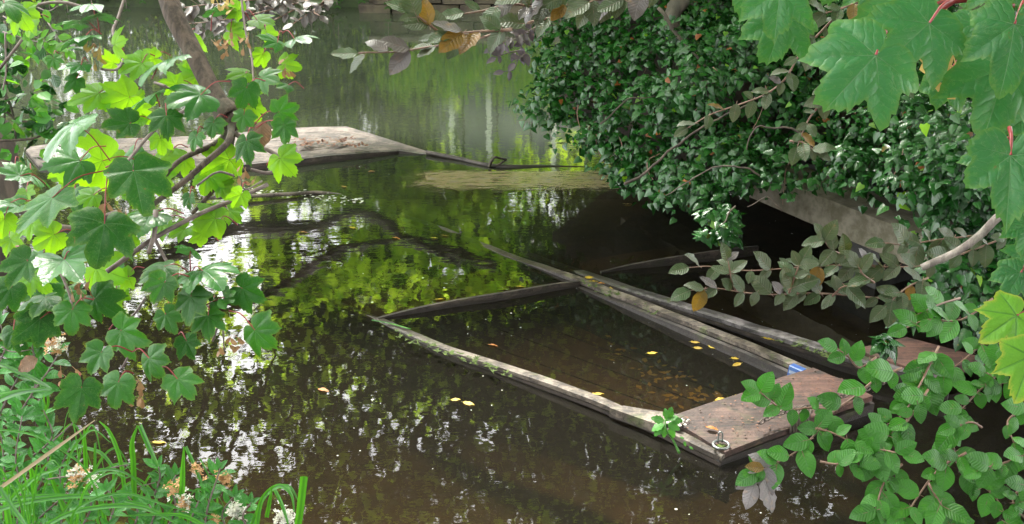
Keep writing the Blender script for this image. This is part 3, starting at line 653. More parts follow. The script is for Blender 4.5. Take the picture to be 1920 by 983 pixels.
cl += [(1340+rnd.uniform(-38, 38), 425+rnd.uniform(-22, 25), 5.6+rnd.uniform(-.1, .1), .05) for _ in range(9)]
cl += [(1325, 400, 5.7, .03), (1360, 392, 5.8, .04), (1690, 570, 4.6, .05), (1700, 600, 4.5, .05), (1730, 545, 4.6, .07), (1655, 640, 4.2, .03), (1660, 650, 4.2, .03), (1180, 352, 7, .06), (1250, 365, 6.8, .06)]
ip = []; inn = []
for (x, y, d, r) in cl:
    c = P(x, y, d); n_ = int(34+ r*190) if r > .09 else 24
    for _ in range(n_):
        v = Vector((rnd.gauss(0, 1), rnd.gauss(0, 1), rnd.gauss(0, 1))).normalized()
        if v.dot(CB+Vector((0, 0, .6))) < -.2: v = -v
        v2 = v*(r*rnd.uniform(.75, 1.15)); v2.z *= .75; ip.append(c+v2); inn.append(v*.55+CB*.35+Vector((0, 0, .55))+Vector((rnd.gauss(0, .5), rnd.gauss(0, .5), rnd.gauss(0, .5))))
order = sorted(range(len(ip)), key=lambda k: -(ip[k]-Vector((0, 0, CAM_H))).dot(CB) if False else (ip[k]-Vector((0, 0, CAM_H))).length)
order = [k for k in order if 0 < 960+F_PX*(ip[k].x)/((ip[k]-Vector((0, 0, CAM_H))).dot(CF)) < 1915]
near = set(rnd.sample(order[:3000], 300)); rest = [k for k in range(len(ip)) if k not in near]
for k in near:
    n_ = inn[k].normalized(); t_ = Vector((rnd.gauss(0, .5), rnd.gauss(0, .3), -1)); t_ = (t_-n_*t_.dot(n_)).normalized(); x_ = t_.cross(n_)
    M4 = Matrix.Translation(ip[k]+CB*.03) @ Matrix((x_, t_, n_)).transposed().to_4x4() @ Matrix.Scale(rnd.uniform(.05, .075), 4)
    link('leaf', rnd.choice(IVY), ivt, M4)
n_ = len(rest); tp = nr.normal(size=(n_, 3))*np3((.6, .4, .4))+np3((0, -.1, -1))
mi = (nr.random(n_) < .005).astype(int); mi[(nr.random(n_) < .01)] = 2
o = scatter('foliage', 'ivy', np.array([ip[k] for k in rest]), np.array([inn[k] for k in rest]), tp, nr.uniform(.022, .064, n_), [L_ivy, L_rust, L_yel], ivt, WM[ivt], mi); o['kind'] = 'stuff'
def pxpath(pts, d0, d1=None):
    d1 = d0 if d1 is None else d1; n = len(pts); return [P(x, y, d0+(d1-d0)*i/max(1, n-1)) for i, (x, y) in enumerate(pts)]
def twig(parent, pts, r0, r1, m=M_twig, name='branch', n=6, w_=.006, k=5):
    mb = MB(); q = wob(smooth_path(pts, k), w_, 9); mb.tube(q, lin(len(q), r0, r1), n); obj_local(name, mb, m, parent, q[0]); return q
for pts, d, r in (([(1290, -20), (1262, 30), (1280, 90), (1310, 150)], 7.2, .16), ([(1235, 15), (1270, 60), (1310, 110), (1360, 160)], 6.95, .03),
                  ([(1165, 345), (1240, 300), (1330, 230), (1400, 200)], 6.1, .02), ([(1430, 325), (1370, 310), (1290, 345), (1250, 372)], 5.7, .012),
                  ([(1380, 385), (1362, 410), (1345, 430)], 5.6, .012), ([(1550, 300), (1500, 250), (1430, 240), (1400, 280)], 5.6, .014),
                  ([(1130, 230), (1180, 190), (1230, 180)], 6.6, .014), ([(1470, 395), (1440, 370), (1400, 392)], 5.5, .01)):
    twig(ivt, pxpath(pts, d-.15), r*.42, r*.22, M_dkbark, 'stem', 8, .03)

for _ in range(16):      # trailing runners
    x = rnd.uniform(1080, 1760); y = rnd.uniform(60, 330); d = ivd(x, y)-.22
    twig(ivt, pxpath([(x, y), (x+rnd.uniform(-25, 25), y+30), (x+rnd.uniform(-35, 35), y+rnd.uniform(60, 100))], d), .0035, .002, M_btwig, 'stem', 5, .02)
# ================================================================== SUNKEN PUNTS
bd = sdir(W(700, 600), W(1230, 800)); cd_ = sdir(W(1350, 855), W(1630, 748))
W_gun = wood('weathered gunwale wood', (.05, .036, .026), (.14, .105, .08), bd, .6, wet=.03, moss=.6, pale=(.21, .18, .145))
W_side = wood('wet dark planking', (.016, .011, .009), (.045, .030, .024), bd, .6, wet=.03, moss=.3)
W_strake = plain('dull dark strake', (.02, .014, .011), (.05, .036, .028), 14, .75, .6)
W_deck = wood('reddish brown deck wood', (.040, .019, .014), (.105, .060, .046), cd_, .65, scale=.8, moss=.15)
W_deck2 = wood('dark red deck wood', (.075, .03, .022), (.15, .075, .055), cd_, .6, moss=.12)
W_far = wood('pale dusty deck boards', (.06, .042, .035), (.145, .105, .09), (1, .12), .7, scale=.9, moss=.12, pale=(.18, .145, .125))
W_sunk = plain('silted submerged wood', (.07, .04, .018), (.13, .08, .03), 6, .8, .6)
W_silt = plain('pale silt over sunken floor', (.55, .42, .22), (.75, .6, .34), 5, .9, .5)
def rail_mesh(path, wtop, hside, side, m_top, m_side, parent, name_top='gunwale', twr=.02):
    """a plank rail along a path (top face), its dark outer side board and thin rubbing strake"""
    q = smooth_path(path, 8); mb = MB(); n = len(q)
    for i, p in enumerate(q): p.z += .006*noise.noise(p*5)
    def frame(i):
        t = (q[min(i+1, n-1)]-q[max(i-1, 0)]); t.z = 0; t.normalize(); return Vector((t.y, -t.x, 0))*side
    def strip(offs, m, name):     # closed section: list of (out, z)
        mb = MB(); k = len(offs); vs = []
        for i, p in enumerate(q):
            o_ = frame(i); j = 1+.08*noise.noise(p*6+Vector((3, 0, 0)))
            for (a, z) in offs: vs.append(p+o_*a*j+Vector((0, 0, z)))
        fs = [[i*k+a, i*k+(a+1) % k, (i+1)*k+(a+1) % k, (i+1)*k+a] for i in range(n-1) for a in range(k)]
        fs += [list(range(k))[::-1], [(n-1)*k+a for a in range(k)]]; mb.add(vs, fs)
        o = obj_local(name, mb, m, parent, q[0], False); return o
    w2 = wtop
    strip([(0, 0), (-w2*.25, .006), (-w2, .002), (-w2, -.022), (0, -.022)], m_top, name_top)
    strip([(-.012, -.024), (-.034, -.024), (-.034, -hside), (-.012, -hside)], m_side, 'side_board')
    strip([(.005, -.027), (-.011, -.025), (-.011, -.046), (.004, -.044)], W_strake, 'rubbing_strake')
    return q
# ---- nearest punt
punt = thing('sunken_punt', 'nearest waterlogged wooden punt with a reddish bow deck and iron ring', 'boat', W(1350, 850))
lz = [(1352, 858, .045), (1290, 828, .048), (1230, 799, .05), (1150, 766, .05), (1050, 728, .045), (940, 690, .036), (830, 655, .024), (740, 618, .004), (690, 596, -.004), (600, 560, -.010), (450, 500, -.016)]
rz = [(1610, 722, .08), (1530, 694, .085), (1430, 650, .078), (1330, 611, .068), (1240, 576, .055), (1150, 542, .04), (1085, 518, .026), (1020, 496, .008), (960, 476, .003), (900, 452, -.003), (800, 415, -.008), (700, 380, -.010), (575, 322, -.012)]
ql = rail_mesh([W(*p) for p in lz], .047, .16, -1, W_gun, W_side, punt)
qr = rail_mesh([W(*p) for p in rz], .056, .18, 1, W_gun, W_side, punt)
# inner side boards
for q_, s in ((ql, -1), (qr, 1)):
    mb = MB(); vs = []; n = len(q_)
    for i, p in enumerate(q_):
        t = (q_[min(i+1, n-1)]-q_[max(i-1, 0)]); t.z = 0; t.normalize(); o_ = Vector((t.y, -t.x, 0))*s
        for (a_, z_) in ((-.062, -.024), (-.08, -.03), (-.10, -.28), (-.08, -.28)): vs.append(p+o_*a_+Vector((0, 0, z_)))
    mb.add(vs, [[i*4+a, i*4+(a+1) % 4, (i+1)*4+(a+1) % 4, (i+1)*4+a] for i in range(n-1) for a in range(4)]); obj_local('inner_board', mb, W_side, punt, q_[0], False)
# sunken floor planks
fl = [W(700, 610, -.24), W(1235, 800, -.24), W(1560, 712, -.24), W(960, 490, -.24)]
for k in range(6):
    u0, u1 = k/6+.006, (k+1)/6-.006
    a_, b_ = fl[0].lerp(fl[3], u0), fl[0].lerp(fl[3], u1); c_, d_ = fl[1].lerp(fl[2], u0), fl[1].lerp(fl[2], u1)
    mb = MB(); mb.prism([a_, c_, d_, b_], .02); obj_local('floor_plank', mb, W_sunk, punt, a_, False)
# bow deck boards
DB = [W(1238, 787, .066), W(1348, 852, .058), W(1640, 745, .085), W(1528, 692, .088)]   # back-left, front-left, front-right, back-right
def deckboard(u0, u1, m, name='plank', dz=0., parent=punt, th=.028, DBq=None):
    D = DBq or DB; a_, b_ = D[0].lerp(D[3], u0), D[0].lerp(D[3], u1); c_, d_ = D[1].lerp(D[2], u0), D[1].lerp(D[2], u1)
    mb = MB(); L1, L2 = smooth_path([a_, a_.lerp(c_, .5)+Vector((0, 0, .004)), c_], 5), smooth_path([b_, b_.lerp(d_, .5)+Vector((0, 0, .004)), d_], 5)
    n = len(L1); vs = []
    for p, q in zip(L1, L2):
        mid = p.lerp(q, .5)+Vector((0, 0, .008*abs(u1-u0)))
        for v in (p, mid, q): vs.append(v+Vector((0, 0, dz+.003*noise.noise(v*14))))
    for v in [Vector(v_)-Vector((0, 0, th)) for v_ in vs]: vs.append(v)
    k = 3; N3 = n*3; fs = []
    for i in range(n-1):
        for a in range(2): fs.append([i*k+a, (i+1)*k+a, (i+1)*k+a+1, i*k+a+1]); fs.append([N3+i*k+a, N3+i*k+a+1, N3+(i+1)*k+a+1, N3+(i+1)*k+a])
        fs.append([i*k, N3+i*k, N3+(i+1)*k, (i+1)*k]); fs.append([i*k+2, (i+1)*k+2, N3+(i+1)*k+2, N3+i*k+2])
    for a in range(2): fs.append([a, a+1, N3+a+1, N3+a]); fs.append([(n-1)*k+a, N3+(n-1)*k+a, N3+(n-1)*k+a+1, (n-1)*k+a+1])
    mb.add(vs, fs); return obj_local(name, mb, m, parent, a_, False)
deckboard(.035, .56, W_deck); deckboard(.565, .985, W_deck2, dz=.012)
# bow transom below the deck
a_, b_ = DB[1]-Vector((0, 0, .03)), DB[2]-Vector((0, 0, .03)); out = Vector(((b_-a_).y, -(b_-a_).x, 0)).normalized()
mb = MB(); mb.prism([a_-out*.02, b_-out*.02, b_+out*.005, a_+out*.005], .2); obj_local('bow_board', mb, W_side, punt, a_, False)
mb = MB(); a2, b2 = DB[0]-Vector((0, 0, .031)), DB[3]-Vector((0, 0, .031)); mb.prism([a2, a2-out*-.03, b2-out*-.03, b2], .16); obj_local('deck_beam', mb, W_side, punt, a2, False)
# carved knee beside the deck (pale shaped block)
mb = MB(); kn = [(1143, 766, .055), (1170, 762, .062), (1205, 768, .066), (1245, 774, .066), (1285, 780, .066), (1262, 792, .066), (1240, 800, .066), (1200, 786, .058)]
mb.prism([W(*p)+Vector((0, 0, .004)) for p in kn], .05); obj_local('corner_knee', mb, W_gun, punt, W(1200, 780, .1), False)
# stern deck: arched board rising out of the water, its far part sunk
def archdeck(parent, pts, backs, m_edge, m_top, nm='stern_deck'):
    q = smooth_path(pts, 6); r = smooth_path(backs, 6); mb = MB(); n = min(len(q), len(r)); vs = []
    for i in range(n):
        a, b = q[i], r[i]; dz = Vector((0, 0, max(.03, a.z+.045))); vs += [a-dz, a.lerp(b, .12)-dz, a.lerp(b, .5)-dz*.9, b-dz*.5]
    mb.add(vs, [[i*4+k, (i+1)*4+k, (i+1)*4+k+1, i*4+k+1] for i in range(n-1) for k in range(3)]); obj_local(nm, mb, m_top, parent, q[0])
    mb = MB(); vs = []
    for i in range(n):
        a = q[i]+(q[i]-r[i]).normalized()*.022; vs += [a+Vector((0, 0, .004)), q[i]+Vector((0, 0, .006)), q[i]-Vector((0, 0, .14)), a-Vector((0, 0, .14))]
    mb.add(vs, [[i*4+k, i*4+(k+1) % 4, (i+1)*4+(k+1) % 4, (i+1)*4+k] for i in range(n-1) for k in range(4)]+[[3, 2, 1, 0], [4*n-4, 4*n-3, 4*n-2, 4*n-1]]); obj_local('deck_edge', mb, m_edge, parent, q[0], False)
W_edge = wood('dark wet arched board', (.03, .022, .02), (.10, .075, .06), cd_, .65, wet=.03, moss=.2)
archdeck(punt, [W(702, 598, -.006), W(780, 578, .022), W(860, 562, .032), (W(960, 546, .04)), W(1030, 534, .036), W(1085, 527, .028)],
         [W(640, 560, -.10), W(720, 535, -.07), W(790, 515, -.06), W(880, 500, -.06), W(950, 490, -.07), W(1010, 483, -.07)], W_edge, W_sunk)
nm_ = MB(); nm_.tube([(0, 0, 0), (0, 0, .003)], .005, 8); nail_me = nm_.mesh('nail', M_dkbark)
for u in (.06, .2, .35, .5, .62, .8, .95):
    for v in (.12, .88):
        p = DB[0].lerp(DB[3], u).lerp(DB[1].lerp(DB[2], u), v); link('nail', nail_me, punt, Matrix.Translation(p+Vector((0, 0, .012 if u < .56 else .018))))
mb = MB()
for i in range(150):
    u, v = rnd.random(), rnd.random()**.7; p = DB[0].lerp(DB[3], u).lerp(DB[1].lerp(DB[2], u), v)+Vector((0, 0, .014 if u < .56 else .022)); a = rnd.uniform(0, 6.3); r = rnd.uniform(.003, .010)
    du = Vector((math.cos(a), math.sin(a), rnd.uniform(-.1, .3)))*r; dv = Vector((-math.sin(a), math.cos(a), rnd.uniform(-.1, .2)))*r*.4; mb.add([p-du, p-dv, p+du, p+dv], [[0, 1, 2, 3]])
tag(link('crumbs', mb.mesh('crumbs', M_litter)), 'crumbs of bark and seed scattered on the bow deck', 'debris', kind='stuff')
# ring, staple, washer
def torus(mb, c, R, r, X, Y, n=24, k=8, sx=1.0, mi=0):
    Z = X.cross(Y).normalized(); vs = []
    for i in range(n):
        a = 2*PI*i/n; d = X*math.cos(a)*sx+Y*math.sin(a); dn = d.normalized()
        for j in range(k): b = 2*PI*j/k; vs.append(c+d*R+(dn*math.cos(b)+Z*math.sin(b))*r)
    mb.add(vs, [[i*k+j, ((i+1) % n)*k+j, ((i+1) % n)*k+(j+1) % k, i*k+(j+1) % k] for i in range(n) for j in range(k)], mi)
rc = W(1352, 834, .076); rg = thing('mooring_ring', 'galvanised ring and staple lying flat at the near corner of the bow deck', 'ring', rc)
mb = MB(); torus(mb, rc, .034, .0055, Vector((1, 0, 0)), Vector((0, 1, 0))); obj_local('ring', mb, M_metal, rg, rc)
mb = MB(); mb.tube(smooth_path([rc+Vector((-.008, .028, -.01)), rc+Vector((-.008, .03, .035)), rc+Vector((0, .031, .045)), rc+Vector((.009, .03, .035)), rc+Vector((.009, .028, -.01))], 5), .0035, 8); obj_local('staple', mb, M_metal, rg, rc)
mb = MB(); mb.box(rc+Vector((0, 0, -.006)), .03, .03, .004, .7); obj_local('backing_plate', mb, M_moss, rg, rc, False)
# chain along the bow front, and hook
ch = thing('mooring_chain', 'rusty chain laid along the front edge of the bow deck', 'chain', W(1540, 760, .14))
lm = MB(); torus(lm, Vector((0, 0, 0)), .011, .0035, Vector((1, 0, 0)), Vector((0, 1, 0)), 12, 6, 1.55); link_me = lm.mesh('link', M_chain)
cpth = wob(smooth_path([W(1430, 790, .12), W(1460, 775, .128), W(1500, 768, .128), (W(1540, 755, .128)), W(1590, 740, .128), W(1630, 728, .128), W(1665, 715, .12)], 12), .006, 12)
dist = 0; last = cpth[0]; acc = [cpth[0]]
for p in cpth[1:]:
    if (p-acc[-1]).length >= .026: acc.append(p)
for i, (p, q) in enumerate(zip(acc, acc[1:])):
    t = (q-p).normalized(); up = Vector((0, 0, 1)) if i % 2 else t.cross(Vector((0, 0, 1))).normalized(); y_ = up.cross(t).normalized(); z_ = t.cross(y_)
    link('link', link_me, ch, Matrix.Translation(p) @ Matrix((t, y_, z_)).transposed().to_4x4())
hk = W(1548, 760, .135); mb = MB(); mb.tube(smooth_path([hk+Vector(v) for v in ((-.04, .01, 0), (-.01, .012, .004), (.012, .004, .002), (.008, -.016, 0), (-.008, -.02, 0))], 6), .0045, 8)
tag(link('hook', mb.mesh('hook', M_metal)), 'small open metal hook beside the chain on the bow deck', 'hook')
# rope lashing around the bow
mb = MB(); rp = W(1500, 782, .10)
for i in range(7):
    mb.tube(smooth_path([rp+Vector((i*.012-.04, .06, .018)), rp+Vector((i*.014-.04, 0, .035)), rp+Vector((i*.012-.05, -.05, .02)), rp+Vector((i*.012-.05, -.06, -.05))], 4), .006, 6)
tag(link('rope', mb.mesh('rope', M_dkbark)), 'frayed grey rope lashed around the front of the bow deck', 'rope')
# blue strap
st = thing('blue_strap', 'faded blue webbing strap folded over the inner edge of the right gunwale', 'strap', W(1492, 700, .12))
def ribbon(mb, path, width, axis, th=.003, mi=0):
    vs = []; 
    for p in path:
        for (a, b) in ((-.5, 0), (.5, 0), (.5, -1), (-.5, -1)): vs.append(Vector(p)+axis*width*a+Vector((0, 0, b*th)))
    n = len(path); mb.add(vs, [[i*4+k, i*4+(k+1) % 4, (i+1)*4+(k+1) % 4, (i+1)*4+k] for i in range(n-1) for k in range(4)]+[[3, 2, 1, 0], [4*n-4, 4*n-3, 4*n-2, 4*n-1]], mi)
ax = sdir(W(1480, 690), W(1525, 710)); o1 = Vector((-ax.y, ax.x, 0)); c0 = W(1493, 690, .10)
mb = MB(); ribbon(mb, [c0+o1*.03, c0, c0-o1*.006-Vector((0, 0, .003)), c0-o1*.014-Vector((0, 0, .05))], .075, ax); obj_local('webbing', mb, M_blue, st, c0, False)
mb = MB(); ribbon(mb, [c0-o1*.0115-Vector((0, 0, .018)), c0-o1*.0145-Vector((0, 0, .034))], .06, ax, .002); obj_local('stripe', mb, M_white, st, c0, False)
mb = MB(); ribbon(mb, [c0-o1*.03+ax*.03-Vector((0, 0, .06)), c0-o1*.05+ax*.04-Vector((0, 0, .075))], .03, ax); obj_local('loose_end', mb, M_blue, st, c0, False)
# pale lichen / droppings splash
mb = MB(); c0 = W(1270, 791, .0815)
for i in range(26):
    c = c0+Vector((rnd.gauss(0, .028), rnd.gauss(0, .02), 0)); r = rnd.uniform(.003, .012); n = 7
    mb.add([c+Vector((math.cos(2*PI*k/n)*r*rnd.uniform(.6, 1.2), math.sin(2*PI*k/n)*r*rnd.uniform(.6, 1.2), .0)) for k in range(n)], [list(range(n))])
o = link('paint_splash', mb.mesh('paint_splash', M_foam)); tag(o, 'chalky white splash on the rear corner of the bow deck', 'stain')

# ---- second punt
p2 = thing('sunken_punt', 'second waterlogged punt lying parallel beyond the nearest one, mostly under the copper leaves', 'boat', W(1560, 660))
q2 = rail_mesh([W(*p) for p in [(1780, 722, .09), (1700, 700, .09), (1620, 680, .09), (1560, 664, .085), (1480, 639, .075), (1400, 614, .062), (1300, 584, .046), (1210, 557, .032), (1130, 530, .015), (1060, 507, -.012), (980, 480, -.06)]], .070, .20, -1, wood('lilac grey weathered wood', (.042, .035, .036), (.115, .10, .10), bd, .5, wet=.04, moss=.6, pale=(.18, .16, .165)), W_side, p2)
archdeck(p2, [W(1125, 510, .0), W(1180, 497, .02), W(1240, 486, .04), W(1310, 475, .055), W(1370, 467, .06), W(1420, 462, .05)],
         [W(1080, 490, -.08), W(1130, 475, -.07), W(1190, 462, -.06), W(1260, 450, -.06), W(1320, 442, -.06), W(1370, 438, -.06)], W_edge, W_sunk)
mb = MB(); mb.prism([W(1120, 535, -.22), W(1560, 665, -.22), W(1760, 600, -.22), W(1420, 470, -.22)], .02); obj_local('floor_board', mb, W_sunk, p2, W(1400, 560, -.22), False)
DB2 = [W(1640, 655, .125), W(1700, 700, .12), W(1800, 690, .12), W(1760, 640, .13)]
mb = MB(); mb.prism([W(1600, 655, .106), W(1740, 700, .106), W(1850, 672, .106), W(1700, 632, .106)], .05); obj_local('bow_deck', mb, W_deck2, p2, W(1700, 670, .13), False)
# moss cushions and nails on rails
for (pts, par, cnt) in (([(1450, 628), (1560, 662)], p2, 26), ([(740, 622), (900, 678)], punt, 30), ([(1080, 522), (1250, 590)], punt, 14), ([(880, 670), (960, 700)], punt, 16)):
    mb = MB()
    for i in range(cnt):
        t = rnd.random(); x, y = pts[0][0]+(pts[1][0]-pts[0][0])*t, pts[0][1]+(pts[1][1]-pts[0][1])*t; c = W(x, y+rnd.uniform(-2, 10), .03+.06*t*(par is p2)+.02); r = rnd.uniform(.006, .016)
        for j in range(5):
            a = rnd.uniform(0, 2*PI); d = Vector((math.cos(a), math.sin(a), rnd.uniform(-.1, .6)))*r*1.6; s = Vector((-math.sin(a), math.cos(a), 0))*r*.5
            mb.add([c-s, c+s, c+d*1.3], [[0, 1, 2]])
    o = obj_local('moss', mb, M_moss, par, W(*pts[0]), False); o['kind'] = 'stuff'

# ---- far floating punt deck
p3 = thing('swamped_punt', 'far swamped punt lying crosswise with its pale dusty boards above the water', 'boat', W(450, 290))
top = [(45, 277), (150, 261), (300, 258), (420, 252), (520, 241), (590, 238), (650, 237), (700, 252), (760, 271), (812, 287)]
bot = [(72, 309), (150, 313), (300, 311), (400, 311), (480, 304), (560, 296), (620, 289), (690, 284), (750, 280), (805, 288)]
tz = [.03, .035, .035, .03, .03, .03, .03, .03, .02, .004]; bz = [.03, .035, .04, .045, .055, .06, .058, .048, .03, .004]
def seg(pts, k=4): return [pts[i].lerp(pts[i+1], j/k) for i in range(len(pts)-1) for j in range(k)]+[pts[-1]]
A_ = seg([W(x, y, z) for (x, y), z in zip(top, tz)]); B_ = seg([W(x, y, z) for (x, y), z in zip(bot, bz)]); n = len(A_)
nb = 5
for k in range(nb):
    u0, u1 = k/nb+.004, (k+1)/nb-.004; mb = MB(); vs = []
    for a, b in zip(A_, B_):
        vs += [a.lerp(b, u0), a.lerp(b, u1), a.lerp(b, u1)-Vector((0, 0, .025)), a.lerp(b, u0)-Vector((0, 0, .025))]
    mb.add(vs, [[i*4+j, i*4+(j+1) % 4, (i+1)*4+(j+1) % 4, (i+1)*4+j] for i in range(n-1) for j in range(4)]+[[3, 2, 1, 0], [4*n-4, 4*n-3, 4*n-2, 4*n-1]])
    obj_local('plank', mb, W_far, p3, A_[0], False)
mb = MB(); vs = []
for a, b in zip(A_, B_):
    o_ = (b-a); o_.z = 0; o_ = o_.normalized() if o_.length > .02 else Vector((0, -1, 0)); vs += [b+o_*.004-Vector((0, 0, .0)), b+o_*.03-Vector((0, 0, .004)), b+o_*.03-Vector((0, 0, .10)), b+o_*.004-Vector((0, 0, .10))]
mb.add(vs, [[i*4+j, i*4+(j+1) % 4, (i+1)*4+(j+1) % 4, (i+1)*4+j] for i in range(n-1) for j in range(4)]); obj_local('edge_board', mb, W_edge, p3, B_[0], False)
mb = MB(); mb.tube(smooth_path([W(800, 286, .02), W(860, 298, .012), W(930, 312, .005), W(1030, 314, -.01), W(1140, 318, -.02)], 6), .02, 6); obj_local('gunwale', mb, W_edge, p3, W(860, 300, 0))
mb = MB(); gy_ = 8; gx_ = 30; vs = []
for j in range(gy_+1):
    for i in range(gx_+1): vs.append(W(690+i*470/gx_, 316+j*58/gy_+rnd.uniform(-.5, .5), .0035))
mb.add(vs, [[j*(gx_+1)+i, (j+1)*(gx_+1)+i, (j+1)*(gx_+1)+i+1, j*(gx_+1)+i+1] for j in range(gy_) for i in range(gx_)], 0)
def silt_mat():
    m, nt = mat('tan silt film just awash'); g = N(nt, 'ShaderNodeNewGeometry').outputs['Position']; sp_ = N(nt, 'ShaderNodeSeparateXYZ', {0: g})
    mp = N(nt, 'ShaderNodeMapping', {'Vector': g, 'Scale': (2., 9., 1.)}).outputs[0]
    n1 = N(nt, 'ShaderNodeTexNoise', {'Vector': mp, 'Scale': 3., 'Detail': 8., 'Roughness': .7}).outputs[0]; n2 = N(nt, 'ShaderNodeTexNoise', {'Vector': mp, 'Scale': 9., 'Detail': 4.}).outputs[0]
    A, B = W(700, 345), W(840, 345); x = sp_.outputs[0]; y0, y1 = W(960, 372).y, W(960, 316).y
    ex = step(nt, x, A.x, B.x); ey = M_(nt, 'MULTIPLY', step(nt, sp_.outputs[1], y0, y0+.35), M_(nt, 'SUBTRACT', 1., step(nt, sp_.outputs[1], y1-.12, y1)))
    k = M_(nt, 'MULTIPLY', ex, ey); msk = step(nt, M_(nt, 'ADD', M_(nt, 'MULTIPLY', k, 1.1), M_(nt, 'MULTIPLY', M_(nt, 'SUBTRACT', n1, .55), 3.4)), .25, .95)
    col = mixc(nt, step(nt, n2, .35, .65), (.24, .18, .10), (.31, .245, .15)); col = mixc(nt, step(nt, n1, .5, .7), col, (.20, .185, .17))
    bp = N(nt, 'ShaderNodeBump', {'Height': n1, 'Strength': .4, 'Distance': .003}).outputs[0]
    df = N(nt, 'ShaderNodeBsdfDiffuse', {'Color': col}); tr = N(nt, 'ShaderNodeBsdfTransparent'); gl = N(nt, 'ShaderNodeBsdfGlossy', {'Roughness': .02, 'Normal': bp})
    fr = N(nt, 'ShaderNodeFresnel', {'IOR': 1.4, 'Normal': bp}).outputs[0]; wet_ = N(nt, 'ShaderNodeMixShader', {0: fr, 1: df.outputs[0], 2: gl.outputs[0]})
    mm = N(nt, 'ShaderNodeMixShader', {0: M_(nt, 'MULTIPLY', msk, .8), 1: tr.outputs[0], 2: wet_.outputs[0]}); N(nt, 'ShaderNodeOutputMaterial', {0: mm.outputs[0]}); return m
tag(link('silt_film', mb.mesh('silt_film', silt_mat())), 'patch of tan silt just awash between the far punt and the ivy', 'silt', kind='stuff')
q = smooth_path([W(380, 372, .03), W(470, 368, .03), W(560, 363, .02), W(610, 362, 0), W(680, 375, -.03)], 6); mb = MB(); mb.tube(q, .014, 6); obj_local('sunken_rail', mb, W_far, p3, q[0])
# scum line of foam
mb = MB()
for i in range(170):
    t = rnd.random(); x = 390+t*290; y = 352+t*24+rnd.gauss(0, 3.5); c = W(x, y, .004); r = rnd.uniform(.004, .016)
    mb.add([c+Vector((math.cos(2*PI*k/6+i)*r*rnd.uniform(.5, 1.4), math.sin(2*PI*k/6+i)*r*rnd.uniform(.4, 1.), .001*(i % 3))) for k in range(6)], [list(range(6))])
tag(link('foam', mb.mesh('foam', M_foam)), 'line of pale foam specks gathered along the sunken rail by the far punt', 'foam', kind='stuff')
# litter on the far deck
mb = MB()
for i in range(220):
    cx, cy, sx_, sy_ = rnd.choice([(600, 265, 22, 4), (640, 262, 10, 3), (660, 272, 14, 2), (575, 268, 8, 4), (300, 285, 50, 8)])
    c = W(rnd.gauss(cx, sx_), rnd.gauss(cy, sy_), .092); a = rnd.uniform(0, 6.3); r = rnd.uniform(.012, .028)
    u = Vector((math.cos(a), math.sin(a), rnd.uniform(-.2, .5)))*r; v = Vector((-math.sin(a), math.cos(a), rnd.uniform(-.1, .4)))*r*.5; mb.add([c-u, c-v, c+u, c+v], [[0, 1, 2, 3]])
tag(link('leaf_litter', mb.mesh('leaf_litter', M_litter)), 'brown leaf litter heaped on the far punt boards', 'leaf litter', kind='stuff')
# driftwood stick at the end of the far gunwale
mb = MB(); mb.tube(smooth_path([W(918, 313, .01), W(921, 303, .06), W(928, 295, .10), W(937, 297, .08), W(949, 299, .05)], 5), [.012]*8+[.009]*13, 6); mb.tube(smooth_path([W(915, 312, .005), W(930, 311, .015), W(949, 300, .05)], 5), .007, 6)
tag(link('driftwood', mb.mesh('driftwood', M_dkbark)), 'small dark loop of driftwood at the tip of the far punt', 'driftwood')

# ---- sunken leaves on the flooded floor
mb = MB()
for i in range(190):
    t, s = rnd.random()**.6, rnd.random()**1.5; c = W(1250+t*200-s*200*(1-t), 750-s*110+rnd.uniform(-20, 20), -.2); a = rnd.uniform(0, 6.3); r = rnd.uniform(.014, .032)
    u = Vector((math.cos(a), math.sin(a), .05))*r; v = Vector((-math.sin(a), math.cos(a), .02))*r*.5; mb.add([c-u, c-u*.2-v, c+u, c-u*.2+v], [[0, 1, 2, 3]])
tag(link('sunken_leaves', mb.mesh('sunken_leaves', L_fall)), 'sunken yellow leaves under the brown water inside the nearest punt', 'leaves', kind='stuff')
